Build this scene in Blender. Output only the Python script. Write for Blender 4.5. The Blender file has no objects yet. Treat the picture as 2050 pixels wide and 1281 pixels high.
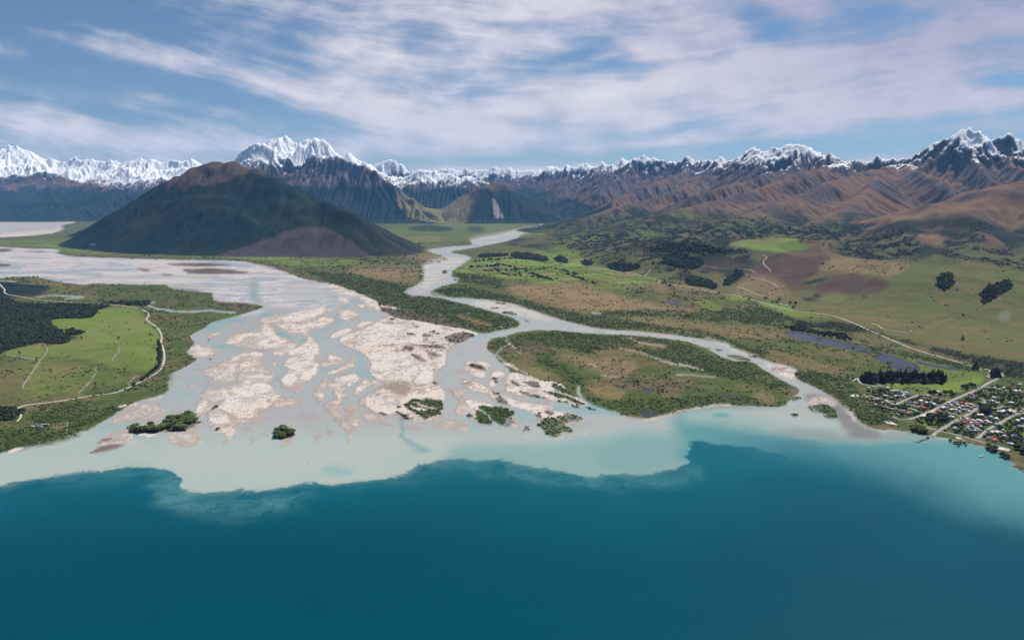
import bpy, math, random, time
import numpy as np
T0 = time.time()
RNG = np.random.default_rng(7)
random.seed(7)
SC = bpy.context.scene
COL = SC.collection
H = 600.0                      # height of the viewpoint above the lake, metres
F = 1385.0                     # focal length in photo pixels (photo is 2050 wide)
CX, CY, HZ = 1025.0, 640.5, 400.0
TH = math.atan((CY - HZ) / F)
ct, st = math.cos(TH), math.sin(TH)
f32 = np.float32

def ray(px, py):
    u = (np.asarray(px, float) - CX) / F; v = (np.asarray(py, float) - CY) / F
    return u, ct - v * st * 1.0, -st - v * ct     # dx, dy, dz
def flat(px, py, z=0.0):                           # point of the level ground seen at a photo pixel
    dx, dy, dz = ray(px, py); t = (z - H) / dz
    return dx * t, dy * t
def at_depth(px, py, Y):
    dx, dy, dz = ray(px, py); t = Y / dy
    return dx * t, Y, H + dz * t
def proj(x, y, z):
    zz = z - H
    d = y * ct - zz * st; d = np.maximum(d, 1.0)
    v = -(y * st + zz * ct)
    return CX + F * x / d, CY + F * v / d

# ---------------------------------------------------------------- noise
def _h(ix, iy, seed):
    n = (ix.astype(np.uint32) * np.uint32(374761393) + iy.astype(np.uint32) * np.uint32(668265263) + np.uint32((seed * 1442695041) & 0xffffffff))
    n = (n ^ (n >> np.uint32(13))) * np.uint32(1274126177)
    return n ^ (n >> np.uint32(16))
def gnoise(x, y, seed=0):                          # gradient noise about -1..1
    x0 = np.floor(x); y0 = np.floor(y)
    fx = (x - x0).astype(f32); fy = (y - y0).astype(f32)
    ix = x0.astype(np.int64); iy = y0.astype(np.int64)
    ux = fx * fx * fx * (fx * (fx * 6 - 15) + 10); uy = fy * fy * fy * (fy * (fy * 6 - 15) + 10)
    r = []
    for j in (0, 1):
        for i in (0, 1):
            a = _h(ix + i, iy + j, seed).astype(f32) * f32(2 * math.pi / 4294967296.0)
            r.append(np.cos(a) * (fx - i) + np.sin(a) * (fy - j))
    a = r[0] + (r[1] - r[0]) * ux; b = r[2] + (r[3] - r[2]) * ux
    return (a + (b - a) * uy) * 1.5
def fbm(x, y, sc, octv=5, seed=0, gain=0.5, lac=2.03):
    s = 0; a = 1.0; tot = 0; fr = 1.0 / sc
    for o in range(octv):
        s = s + a * gnoise(x * fr + 17.3 * o, y * fr - 9.1 * o, seed + o * 13); tot += a; a *= gain; fr *= lac
    return s / tot * 1.4
def ridged(x, y, sc, octv=5, seed=0, gain=0.5):
    s = 0; a = 1.0; tot = 0; fr = 1.0 / sc; w = 1.0
    for o in range(octv):
        n = 1 - np.abs(gnoise(x * fr + 5.3 * o, y * fr + 3.1 * o, seed + o * 7)) * 1.6
        n = np.clip(n, 0, 1) ** 2
        s = s + a * n * w; w = np.clip(n * 1.5, 0, 1); tot += a; a *= gain; fr *= 2.07
    return s / tot
def sstep(a, b, x):
    t = np.clip((x - a) / (b - a), 0, 1); return t * t * (3 - 2 * t)
def lerp(a, b, t): return a + (b - a) * t

# ---------------------------------------------------------------- relief: ridge lines (photo x, photo y of the crest, distance km, foot width m)
RID = []
def ridge(pts, e=1.35, kind='cone', amp=1.0): RID.append((pts, e, kind, amp))
# far snowy range on the left and the forested hills before it
ridge([(-260,345,31,7000),(-120,318,31,7000),(0,299,30,7000),(15,293,30,7000),(52,298,30,7000),(88,312,30,6500),(110,322,30,6000),(150,317,30,6000),(200,322,30,6000),(240,318,30,6000),(270,313,30,6000),(300,322,29.5,6000),(340,322,29.5,6000),(390,320,29.5,6000),(430,328,29,6000),(480,335,29,6000)], 1.15)
ridge([(-200,345,26,5000),(0,350,26,5000),(90,345,26,4500),(140,355,25.5,4000),(190,368,25,3500),(240,384,24.5,3000),(300,402,24,2500),(330,425,24,1500)], 1.1)
ridge([(120,380,24.5,3500),(170,392,24,3000),(210,374,23.5,3200),(240,380,23,3000),(280,398,22.5,2500),(330,410,22,2500),(340,430,22,1500)], 1.1)
ridge([(-200,398,21.5,2000),(0,402,21,2000),(70,404,21,2000),(110,402,20.8,2000),(150,410,20.6,1800),(180,428,20.5,900)], 1.0)
# the dark forested hill
ridge([(150,470,11.7,180),(190,446,11.2,300),(240,424,10.8,600),(270,404,10.6,850),(300,388,10.5,1050),(320,369,10.4,1250),(345,356,10.35,1450),(370,345,10.2,1600),(400,327,10.05,1800),(430,320,10.0,1900),(452,324,9.9,1950),(475,324,9.8,1950),(500,334,9.6,2000),(520,341,9.4,1950),(570,362,8.95,1650),(605,384,8.7,1450),(640,396,8.5,1250),(700,430,8.0,820),(750,464,7.75,430),(790,489,7.65,210),(822,506,7.6,90)], 1.0, amp=0.28)
# snowy twin massif and its brown front buttress
ridge([(450,322,22.5,3500),(488,288,22.3,3600),(514,277,22,3500),(545,284,22,3300),(570,306,21.8,3000),(595,325,21.5,3000),(630,345,21,2500)], 1.2)
ridge([(470,340,24.5,4500),(520,285,24.5,4500),(540,270,24.5,4500),(553,264,24.5,4500),(572,272,24.5,4500),(592,277,24.5,4500),(612,272,24.5,4500),(628,270,24.5,4500),(648,279,24.5,4500),(668,298,24.5,4500),(700,306,24.5,4500),(725,318,24.5,4500),(745,330,24.5,4000)], 1.15)
ridge([(555,352,20.8,2300),(600,330,20.6,2900),(625,308,20.6,3200),(660,312,20.4,3000),(700,317,20.2,2900),(737,325,19.9,2500),(762,341,19.6,2200),(790,361,19.3,1800),(820,386,19,1500),(845,408,18.8,1100),(868,432,18.5,500)], 1.05)
ridge([(700,317,20.2,2400),(690,345,19.4,1800),(700,380,18.9,1400),(720,415,18.4,900)], 1.0)
ridge([(640,310,20.5,2400),(600,350,19.6,2200),(560,380,18.9,1800),(520,410,18.2,1500)], 1.0)
# head of the valley
ridge([(735,335,29,3500),(757,320,29,3500),(792,318,29,3500),(803,322,29,3500),(818,334,29,3500),(840,350,28,3000)], 1.2)
ridge([(780,365,24.5,2800),(805,350,24.5,3200),(830,342,24.5,3400),(845,338,24.5,3400),(900,346,24.3,3200),(950,351,24,3000),(985,366,23.5,2600),(1030,382,23,2200),(1080,405,22.5,1800),(1110,430,22,1000)], 1.1)
ridge([(862,436,18.9,450),(882,415,19.1,900),(920,391,19.3,1300),(960,369,19.3,1700),(985,362,19.3,1800),(1012,367,19.2,1700),(1050,391,19,1400),(1090,422,18.6,800),(1115,440,18.4,400)], 1.0, amp=0.5)
ridge([(830,350,33,4500),(860,339,32,4500),(900,334,32,4500),(940,339,32,4500),(960,335,32,4500),(990,334,32,4500),(1020,339,31,4500),(1060,335,31,4500),(1080,337,30.5,4500),(1110,334,30,4500)], 1.2)
# long range on the right
ridge([(1045,352,28,3800),(1080,340,27,4000),(1110,332,26,4200),(1132,333,25.5,4200),(1160,328,25,4200),(1205,325,24,4200),(1240,321,23.5,4200),(1270,312,22.5,4200),(1310,309,22,4200),(1342,316,21.3,4000),(1378,316,20.5,4000),(1400,325,20,3800),(1432,321,19.3,3800),(1460,314,18.5,3800),(1500,298,17.6,3800),(1540,290,17,3900),(1575,286,16.6,3900),(1612,290,16.2,3800),(1640,300,15.8,3600),(1662,318,15.4,3200),(1690,315,15,3200),(1740,317,14.6,3200),(1800,311,14.2,3200),(1850,291,13.8,3300),(1890,266,13.5,3400),(1930,252,13.3,3400),(1962,252,13.2,3400),(1990,266,13.1,3300),(2012,270,13,3300),(2055,272,13,3300),(2150,290,13,3300),(2350,300,13,3300),(2700,300,13,3300)], 1.1)
ridge([(1270,316,22,3500),(1235,350,21,2700),(1200,380,20,2000),(1160,412,19.2,1300),(1130,438,18.7,500)], 1.05)
ridge([(1378,318,20.3,3200),(1345,350,19,2700),(1290,370,18,2400),(1230,395,17,1800),(1170,425,16.3,1000),(1130,440,16,600)], 1.05)
ridge([(1470,316,18,3200),(1425,350,16.8,2700),(1370,372,15.6,2400),(1290,398,14.6,2000),(1230,410,14,1900),(1190,422,13.6,1600),(1140,440,13,900)], 1.05)
ridge([(1600,300,16,3000),(1570,330,15,2600),(1500,352,14.2,2400),(1440,366,13.6,2200),(1390,385,13,2000)], 1.05)
ridge([(1690,316,14.8,3000),(1640,332,14,2800),(1600,346,13.2,2600),(1540,366,12.4,2400),(1480,386,11.8,2300),(1420,402,11.2,2300),(1340,424,10.6,2200),(1260,446,10,1800),(1200,465,9.6,1400)], 1.1, amp=0.8)
ridge([(1800,314,14,2800),(1770,330,12.8,2500),(1720,345,12,2300),(1660,362,11.2,2300),(1590,392,10.4,2200),(1520,420,9.8,2100),(1440,442,9.2,2000),(1350,470,8.6,1800)], 1.1, amp=0.8)
ridge([(1800,318,13.6,2200),(1840,336,12,1800),(1878,354,11.2,1500),(1905,376,10.6,1200),(1916,392,10.2,900)], 1.0, amp=0.8)
ridge([(1770,335,12.4,2000),(1740,375,10.8,1900),(1690,410,9.8,1900),(1640,440,9.2,1800),(1600,462,8.7,1500)], 1.0, amp=0.7)
ridge([(1930,262,13.2,3200),(1960,320,12,2200),(1990,350,11.2,1800)], 1.05)
ridge([(1990,300,12.8,2600),(2050,330,11.6,2400),(2150,345,10.6,2400),(2300,350,10.5,2400)], 1.05)
# nearer tussock hill, right
ridge([(2700,300,8,3200),(2400,315,8,3200),(2200,332,8,3000),(2050,354,7.9,2900),(2000,366,7.9,2700),(1950,383,8.0,2500),(1890,402,8.1,2300),(1840,412,8.2,2200),(1800,424,8.2,2000),(1770,444,8.1,1800),(1740,462,7.9,1500)], 1.15, amp=0.35)
# terraces, burnt hill, green dome in the right foreground
ridge([(1500,476,7.3,900),(1560,474,7.3,900),(1640,478,7.2,900),(1720,486,7.0,900)], 1.0, 'dome', 0.15)
ridge([(1180,512,7.4,500),(1240,496,7.2,600),(1300,484,7.0,800),(1380,474,6.8,1000),(1450,477,6.6,1000),(1510,490,6.3,950),(1570,506,6.0,900),(1640,508,5.7,1100),(1700,512,5.5,1150),(1760,518,5.3,1200),(1830,528,5.0,1200)], 1.0, 'dome', 0.35)
ridge([(1800,548,4.7,1200),(1850,524,4.65,1450),(1905,517,4.6,1550),(1960,526,4.5,1500),(2050,546,4.4,1400),(2150,566,4.3,1300),(2350,580,4.2,1300),(2700,590,4.2,1300)], 1.0, 'dome', 0.25)
ridge([(1240,506,6.4,300),(1340,520,5.9,450),(1430,535,5.6,450),(1500,548,5.4,500),(1580,565,5.1,500)], 1.0, 'dome', 0.3)
ridge([(-300,560,4.6,600),(-150,556,4.6,600),(-40,566,4.5,450),(30,588,4.3,250)], 1.0, 'dome', 0.3)

def relief(X, Y):
    """height of the land from its ridge lines, and how rugged it is"""
    Z = np.zeros(X.shape, f32); A = np.zeros(X.shape, f32); K = np.zeros(X.shape, f32)
    for pts, e, kind, amp in RID:
        P = []
        for (px, py, yk, w) in pts:
            x, y, z = at_depth(px, py, yk * 1000.0); P.append((float(x), y, float(z), w))
        wm = max(p[3] for p in P)
        bx0 = min(p[0] for p in P) - wm; bx1 = max(p[0] for p in P) + wm
        by0 = min(p[1] for p in P) - wm; by1 = max(p[1] for p in P) + wm
        sel = np.nonzero((X > bx0) & (X < bx1) & (Y > by0) & (Y < by1))
        if sel[0].size == 0: continue
        x = X[sel]; y = Y[sel]
        best = np.zeros(x.shape, f32); kr = np.zeros(x.shape, f32)
        for a, b in zip(P[:-1], P[1:]):
            dx, dy = b[0] - a[0], b[1] - a[1]; L2 = dx * dx + dy * dy
            t = np.clip(((x - a[0]) * dx + (y - a[1]) * dy) / L2, 0, 1)
            qx = x - a[0] - t * dx; qy = y - a[1] - t * dy
            d = np.sqrt(qx * qx + qy * qy)
            h = a[2] + t * (b[2] - a[2]); w = a[3] + t * (b[3] - a[3])
            r = np.clip(1 - d / w, 0, 1)
            if kind == 'cone': v = h * r ** e
            else:
                v = h * (r * r * (3 - 2 * r))
            kr = np.where(v > best, r, kr); best = np.maximum(best, v)
        cur = Z[sel]; new = np.maximum(cur, best)
        if kind == 'dome': new = np.maximum(cur, best) + 0.25 * np.minimum(cur, best) * (best > 0) * 0
        A[sel] = np.where(best > cur, amp, A[sel]); K[sel] = np.where(best > cur, kr, K[sel]); Z[sel] = new
    return Z, A, K

# erosion grid
GS = 45.0
GX0, GX1, GY0, GY1 = -30000.0, 30000.0, 2200.0, 34500.0
gx = np.arange(GX0, GX1, GS); gy = np.arange(GY0, GY1, GS)
XX, YY = np.meshgrid(gx, gy)
wx = XX + 260 * fbm(XX, YY, 2400, 4, 3) ; wy = YY + 260 * fbm(XX, YY, 2400, 4, 4)
far = sstep(8500, 13000, YY)
wk = 0.35 + 0.65 * far
Zb, Am, Kr = relief((XX + (wx - XX) * wk * 0.6).astype(f32), (YY + (wy - YY) * wk * 0.6).astype(f32))
def blur(a, n=1):
    for _ in range(n):
        a = (np.roll(a, 1, 0) + a * 2 + np.roll(a, -1, 0)) / 4
        a = (np.roll(a, 1, 1) + a * 2 + np.roll(a, -1, 1)) / 4
    return a
Am = blur(Am, 8)
Zb = blur(Zb, 1)
Kr = 1 - .5 * sstep(.80, .99, Kr)
hm = sstep(15, 400, Zb)
Z = Zb + Kr * hm * Am * (ridged(XX, YY, 2600, 5, 21) - 0.35) * (60 + 0.07 * Zb) + (1 - Am) * (hm * (fbm(XX, YY, 1100, 4, 22) * 75 + (ridged(XX + 80 * gnoise(XX / 500, YY / 500, 19), YY, 760, 5, 23) - .4) * 118) + sstep(8, 110, Zb) * (fbm(XX, YY, 520, 3, 24) * 24 + (ridged(XX + 60 * gnoise(XX / 300, YY / 300, 9), YY, 430, 4, 25) - .4) * 38)) + (Zb > 3) * 4 * fbm(XX, YY, 300, 3, 5) * Am
Z = np.maximum(Z, 0)
ny, nx = Z.shape
idx = np.arange(ny * nx).reshape(ny, nx)
def erode(Z, it, K, m=0.45):
    base = Z.copy()
    offs = [(-1,0,1),(1,0,1),(0,-1,1),(0,1,1),(-1,-1,1.414),(-1,1,1.414),(1,-1,1.414),(1,1,1.414)]
    for k in range(it):
        best = np.zeros(Z.shape, f32); rcv = idx.copy(); zr = Z.copy()
        for dj, di, L in offs:
            zn = np.roll(np.roll(Z, -dj, 0), -di, 1)
            s = (Z - zn) / (GS * L)
            m_ = s > best
            best = np.where(m_, s, best); rcv = np.where(m_, np.roll(np.roll(idx, -dj, 0), -di, 1), rcv); zr = np.where(m_, zn, zr)
        p = rcv.ravel().copy(); n = p.size
        p = np.where(p == idx.ravel(), n, p); p = np.append(p, n)
        acc = np.ones(n + 1); acc[n] = 0
        for q in range(9):
            add = np.bincount(p, weights=acc, minlength=n + 1); add[n] = 0
            acc = acc + add; p = p[p]
        Ar = acc[:n].reshape(ny, nx).astype(f32)
        dz = K * Ar ** m * best
        Z = Z - np.minimum(dz, 0.6 * np.maximum(Z - zr, 0)) * Amc
        if k % 4 == 3:
            b = blur(Z, 1); Z = lerp(Z, b, 0.10)
    return Z, Ar
EDGE = (sstep(GY0 + 200, GY0 + 900, YY) * sstep(GY1 - 50, GY1 - 500, YY) * sstep(GX0 + 50, GX0 + 500, XX) * sstep(GX1 - 50, GX1 - 500, XX)).astype(f32)
Z = Z * EDGE
Amc = (np.clip(Am, 0.1, 1) ** 1.8).astype(f32) * sstep(10, 120, Zb) * Kr
Z, Ar = erode(Z.astype(f32), 20, 6.0)
Z = Z * EDGE
Ar = np.log2(Ar + 1)
FLOW = blur(np.clip(Ar / 8, 0, 1.3), 1)
def grid_sample(A, x, y):
    fx = np.clip((x - GX0) / GS, 0, nx - 1.001); fy = np.clip((y - GY0) / GS, 0, ny - 1.001)
    ix = fx.astype(int); iy = fy.astype(int); ux = (fx - ix).astype(f32); uy = (fy - iy).astype(f32)
    a = A[iy, ix] * (1 - ux) + A[iy, ix + 1] * ux; b = A[iy + 1, ix] * (1 - ux) + A[iy + 1, ix + 1] * ux
    return a * (1 - uy) + b * uy
print('relief', time.time() - T0)

# ---------------------------------------------------------------- land sheet: finer near, coarser far
rows = [820.0]
while rows[-1] < 33800:
    y = rows[-1]
    d = 0.75 * y * y / 415200.0
    if y < 1120: d *= 3
    cap = 32 if y < 14000 else (50 if y < 22500 else 75)
    rows.append(y + min(d, cap))
rows = np.array(rows)
tt = np.concatenate([np.linspace(-1.15, -0.80, 40)[:-1], np.linspace(-0.80, 0.80, 1480), np.linspace(0.80, 1.15, 40)[1:]])
VX = (rows[:, None] * tt[None, :]); VY = np.repeat(rows[:, None], tt.size, 1)
NR, NC = VX.shape
print('sheet', NR, NC)
def land_height(x, y):
    z = grid_sample(Z, x, y); am = grid_sample(Am, x, y)
    k = sstep(3, 60, z) * np.clip(am, 0.12, 1)
    kk = sstep(100, 900, z)
    alp = sstep(9500, 13000, y) * sstep(700, 1500, z)
    z = z + k * (ridged(x, y, 420, 4, 51) - 0.4) * (8 + 26 * kk) + k * fbm(x, y, 90, 3, 77) * (2 + 8 * kk) + alp * k * ((ridged(x + 40 * gnoise(x / 200, y / 200, 5), y, 240, 3, 53) - .4) * 70 + (ridged(x, y, 1300, 3, 54) - .4) * 210 + (ridged(x, y, 120, 2, 55) - .4) * 14)
    return np.maximum(z, 0), am
VZ, VA = land_height(VX, VY)
FL = grid_sample(FLOW, VX, VY)
# ---------------------------------------------------------------- ground cover, drawn as outlines of real areas on the valley floor
RX0, RY0, RW, RH = -320, 380, 2690, 910
CL = ['PG','PD','TAN','SC','FO','GR','WS','SH','RV','TQ','LK','PL','PT','PO','DB','BU','MU','SM','AUTO','PLAIN','OLV','GRASSD','ROCKD']
CI = {c: i for i, c in enumerate(CL)}
W = np.zeros((len(CL), RH, RW), f32)
W[CI['RV']] = 1
def sblur(a, r):
    if r <= 0: return a
    k = max(1, int(round(r)))
    for ax in (0, 1):
        for _ in range(2):
            pad = [(0, 0), (0, 0)]; pad[ax] = (k + 1, k)
            c = np.cumsum(np.pad(a, pad, mode='edge'), axis=ax, dtype=np.float64)
            n = a.shape[ax]
            a = ((np.take(c, range(2 * k + 1, 2 * k + 1 + n), ax) - np.take(c, range(0, n), ax)) / (2 * k + 1)).astype(f32)
    return a
def fill(pts, pad=0):
    P = np.array(pts, float)
    x0 = int(max(P[:, 0].min() - pad - 2, RX0)); x1 = int(min(P[:, 0].max() + pad + 3, RX0 + RW))
    y0 = int(max(P[:, 1].min() - pad - 2, RY0)); y1 = int(min(P[:, 1].max() + pad + 3, RY0 + RH))
    if x1 <= x0 or y1 <= y0: return None
    gy_ = np.arange(y0, y1) + 0.0; xs = np.arange(x0, x1) + 0.0
    m = np.zeros((y1 - y0, x1 - x0), f32)
    n = len(P)
    for sub in (-0.25, 0.25):
        for j, yy in enumerate(gy_ + sub):
            c = []
            for i in range(n):
                ax_, ay_ = P[i]; bx_, by_ = P[(i + 1) % n]
                if (ay_ > yy) != (by_ > yy): c.append(ax_ + (yy - ay_) * (bx_ - ax_) / (by_ - ay_))
            c.sort()
            for k in range(0, len(c) - 1, 2):
                m[j] += 0.5 * np.clip(np.minimum(xs + 0.5, c[k + 1]) - np.maximum(xs - 0.5, c[k]), 0, 1)
    return m, slice(y0 - RY0, y1 - RY0), slice(x0 - RX0, x1 - RX0)
def smooth_poly(pts, it=1):
    for _ in range(it):
        q = []
        for i in range(len(pts)):
            a, b = pts[i], pts[(i + 1) % len(pts)]
            q.append((a[0] * .75 + b[0] * .25, a[1] * .75 + b[1] * .25)); q.append((a[0] * .25 + b[0] * .75, a[1] * .25 + b[1] * .75))
        pts = q
    return pts
TILE = (0, 0, 1.0)
def tile(x, y, s=7.115):
    global TILE; TILE = (x, y, s)
def tp(pts): return [(TILE[0] + a / TILE[2], TILE[1] + b / TILE[2]) for a, b in pts]
def paint(cls, pts, soft=0, a=1.0, sm=1):
    r = fill(smooth_poly(tp(pts), sm), soft * 2 + 2)
    if r is None: return
    m, sy, sx = r
    m = sblur(m, soft) * a if soft else m * a
    W[:, sy, sx] *= (1 - m)[None]
    W[CI[cls], sy, sx] += m
def ribbon_pts(pts, w):
    L, R = [], []
    for i, (x, y) in enumerate(pts):
        a = pts[max(i - 1, 0)]; b = pts[min(i + 1, len(pts) - 1)]
        dx, dy = b[0] - a[0], b[1] - a[1]; n = math.hypot(dx, dy) or 1
        L.append((x - dy / n * w, y + dx / n * w)); R.append((x + dy / n * w, y - dx / n * w))
    return L + R[::-1]
def line(cls, pts, w, soft=0, a=1.0):
    global TILE
    p = ribbon_pts(tp(pts), w / 2); old = TILE; TILE = (0, 0, 1.0)
    paint(cls, p, soft, a, 0); TILE = old
tile(0, 0, 1)
# lake and its plume of glacial silt
LKP = [(-320,1012),(-100,990),(0,978),(60,962),(130,946),(200,938),(270,932),(300,932),(345,944),(352,966),(382,981),(430,984),(470,982),(530,980),(560,974),(600,965),(640,967),(690,966),(740,960),(785,954),(818,946),(824,936),(870,929),(905,919),(950,919),(1000,921),(1060,930),(1120,941),(1170,951),(1230,953),(1290,948),(1340,938),(1375,926),(1389,910),(1384,893),(1370,880)]
paint('PL', [(-320,880),(300,860),(700,868),(1200,860),(1800,850),(3600,1000),(3600,1290),(-320,1290)], 14)
paint('PT', [(880,900),(980,880),(1100,890),(1250,862),(1380,868),(1500,880),(1400,960),(900,960)], 10, .55)
paint('PT', [(1250,868),(1330,862),(1380,880),(1392,912),(1360,935),(1240,950),(1180,920)], 12, .3)
paint('PT', [(1330,830),(1420,820),(1480,826),(1640,868),(1830,868),(3600,1010),(3600,1290),(1400,1290),(1380,900)], 12)
paint('PL', [(1390,815),(1560,818),(1700,850),(1830,868),(1790,885),(1600,880),(1450,850),(1350,845)], 9, .6)
paint('PT', [(1420,828),(1460,826),(1462,834),(1430,836)], 2, .8)
paint('LK', LKP + [(1470,890),(1600,925),(1700,968),(1800,1010),(1950,1060),(2400,1190),(3400,1500),(3400,2500),(-1400,2500),(-1400,1012)], 1)
# soft fade of the deep water towards the pale water on the right
LKn = fill([(1290,1400),(1375,850),(1480,868),(1620,890),(1780,935),(1950,1010),(2450,1140),(2450,1500),(1290,1500)], 160)
mm = sblur(LKn[0], 34)
_, sy, sx = LKn
gate = sstep(1350, 1640, (np.arange(RW)[sx] + RX0))[None, :]
lk0 = W[CI['LK'], sy, sx]; pt0 = W[CI['PT'], sy, sx]
both = lk0 + pt0
new = lerp(lk0, np.minimum(both, mm * both), gate)
W[CI['LK'], sy, sx] = new; W[CI['PT'], sy, sx] = both - new
LK0 = W[CI['LK']].copy()
GLOW = np.zeros((RH, RW), f32)
for gp, gs, ga in (([(285,925),(340,935),(370,975),(480,990),(600,985),(640,970),(620,1005),(460,1035),(350,1020),(290,970)], 16, .75), ([(100,940),(300,930),(300,960),(100,975)], 9, .3), ([(800,925),(940,915),(1100,935),(1240,955),(1400,930),(1400,960),(1240,985),(1060,965),(920,940),(800,970),(650,985)], 9, .4)):
    r_ = fill(gp, 60); GLOW[r_[1], r_[2]] = np.maximum(GLOW[r_[1], r_[2]], sblur(r_[0], gs) * ga)
line('TQ', [(640,944),(680,938),(720,944)], 10, 4, .6)
line('TQ', [(700,838),(706,850),(703,862)], 5, 1, .9)
line('PT', [(805,835),(806,860),(820,885),(860,900)], 8, 3, .7)
paint('TQ', [(250,845),(300,850),(330,870),(300,880),(260,865)], 8, .35)
# braid plain of the upper river
paint('PLAIN', [(-320,480),(0,486),(130,495),(115,505),(260,510),(480,515),(560,530),(620,555),(700,580),(700,600),(690,625),(600,618),(540,612),(505,640),(430,610),(330,580),(0,570),(-320,570)], 4)
paint('GR', [(-320,436),(0,440),(80,436),(168,431),(150,447),(122,450),(128,460),(96,470),(0,476),(-320,486)], 0)
paint('SH', [(-320,446),(100,442),(140,446),(100,466),(-320,478)], 3, .5)
line('SH', [(10,462),(60,458),(110,452),(150,440)], 3, 1, .7)
line('RV', [(-100,452),(0,455),(60,447),(100,440)], 3, 1, .6)
# left channels in the plain
line('RV', [(120,500),(150,518),(172,526),(140,538),(150,548),(230,556),(330,553),(420,556),(520,570)], 6, 2, .8)
line('RV', [(0,552),(40,540),(30,530),(-20,525)], 6, 2, .8)
paint('RV', [(495,560),(520,566),(520,605),(560,620),(530,618),(500,606)], 3, .9)
line('TQ', [(508,578),(509,602)], 7, 3, .5)
paint('RV', [(560,560),(700,575),(760,625),(700,625),(640,610),(560,600)], 8, .5)
# land
L1 = [(-320,950),(-100,925),(0,905),(40,893),(80,883),(120,878),(160,868),(180,862),(198,847),(221,837),(236,824),(253,817),(264,809),(284,800),(320,792),(333,785),(339,781),(336,771),(339,761),(337,755),(343,748),(360,741),(374,733),(396,720),(388,716),(374,708),(382,695),(391,687),(385,681),(379,674),(387,668),(395,664),(411,657),(416,651),(427,644),(450,639),(481,631),(500,625),(529,616),(527,613),(508,608),(458,607),(428,604),(426,588),(416,586),(398,585),(351,581),(341,576),(332,570),(283,571),(224,570),(187,567),(175,571),(137,567),(109,563),(88,558),(62,554),(29,554),(0,558),(-320,566)]
RB = [(1042,652),(1038,641),(990,624),(911,604),(870,594),(817,592),(804,583),(847,566),(836,532),(896,523),(898,517),(866,508),(851,500),(911,493),(949,491),(939,482),(960,476),(1000,470),(1038,457),(1095,451)]
L2 = [(-320,486),(0,494),(39,497),(58,498),(119,499),(122,502),(109,509),(170,515),(254,517),(332,520),(400,521),(472,522),(518,529),(562,539),(587,552),(633,565),(662,568),(705,584),(752,608),(763,622),(781,630),(831,641),(886,653),(929,658),(955,667),(971,670),(997,662),(1025,658)] + RB + [(1095,300),(168,300),(168,431),(150,447),(122,450),(128,460),(96,470),(0,476),(-320,486)]
L3 = [(1095,300),(1095,452),(1080,460),(1045,470),(1031,480),(975,491),(950,497),(889,504),(949,514),(934,525),(896,549),(928,562),(862,581),(860,590),(892,596),(960,598),(1020,607),(1057,619),(1117,639),(1155,648),(1202,660),(1288,664),(1380,675),(1455,687),(1468,698),(1517,716),(1560,731),(1593,739),(1595,745),(1589,757),(1632,776),(1674,799),(1689,814),(1711,829),(1717,840),(1734,855),(1745,860),(1801,862),(1835,866),(1861,875),(1880,879),(1925,883),(1962,896),(1992,907),(2018,922),(2050,945),(2400,1060),(3600,1300),(3600,300)]
L4 = [(1012,675),(1038,664),(1102,660),(1150,667),(1206,668),(1281,673),(1360,680),(1406,693),(1461,723),(1507,724),(1530,742),(1576,768),(1599,778),(1602,787),(1580,798),(1573,816),(1511,814),(1478,811),(1435,811),(1396,819),(1333,834),(1291,841),(1265,837),(1199,819),(1163,798),(1134,791),(1106,783),(1084,772),(1071,759),(1057,752),(1039,748),(1022,746),(1018,738),(1008,729),(1001,727),(988,710),(976,701),(975,684),(990,676)]
for L in (L1, L2, L3, L4): paint('PD', L, 0, 1, 1)
# everything that rises above the flats gets its cover from height and slope
# --- left farmland
tile(0, 560, 3.66)
paint('PG', [(340,300),(700,215),(900,200),(1060,240),(1050,300),(1150,360),(1180,440),(1160,640),(1050,690),(800,640),(600,580),(420,570),(340,560),(360,470),(500,450),(600,440),(560,400),(430,380),(370,330)], 3, .9)
paint('PG', [(200,560),(600,620),(1000,720),(900,790),(500,840),(200,880),(140,760)], 12, .45)
paint('PG', [(20,520),(180,480),(300,470),(340,500),(290,590),(60,560)], 3, .8)
paint('GRASSD', [(360,560),(560,560),(800,620),(1100,700),(1130,660),(1000,560),(800,540),(500,500)], 14, .5)
paint('TAN', [(-300,620),(240,590),(420,640),(560,660),(480,720),(300,800),(160,830),(60,900),(-300,930)], 14, .3)
paint('TAN', [(480,840),(560,810),(620,830),(560,860)], 4, .5)
paint('TAN', [(380,670),(500,640),(560,680),(440,720)], 7, .45)
paint('GRASSD', [(560,700),(760,700),(960,760),(900,810),(600,860),(560,800)], 10, .3)
paint('FO', [(-1100,80),(0,105),(60,150),(200,185),(430,180),(650,185),(800,188),(795,208),(700,225),(700,268),(640,285),(460,285),(330,300),(430,370),(515,430),(505,470),(370,480),(300,460),(180,490),(40,525),(0,560),(-1100,640)], 0)
paint('FO', [(485,365),(600,372),(605,405),(490,408)], 0)
paint('FO', [(-1100,940),(0,948),(190,950),(190,990),(140,1000),(100,1035),(0,1040),(-1100,1080)], 0)
paint('FO', [(700,165),(1100,162),(1095,195),(900,190)], 1, .7)
paint('FO', [(1155,455),(1175,460),(1180,640),(1050,740),(1020,745),(1150,650),(1160,560)], 0)
paint('SC', [(-1100,1085),(100,1085),(180,1060),(330,1000),(480,940),(560,900),(700,950),(880,920),(960,910),(830,990),(720,1040),(600,1100),(560,1150),(480,1170),(350,1210),(150,1240),(0,1260),(-1100,1300)], 2, .9)
paint('SC', [(280,930),(480,890),(560,870),(620,900),(500,960),(480,1050),(330,1060),(200,1050),(200,1000)], 3, .8)
paint('TAN', [(340,1070),(490,1050),(480,1110),(400,1100)], 2, .6)
paint('GR', [(0,1255),(100,1232),(150,1238),(20,1268)], 0)
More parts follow.
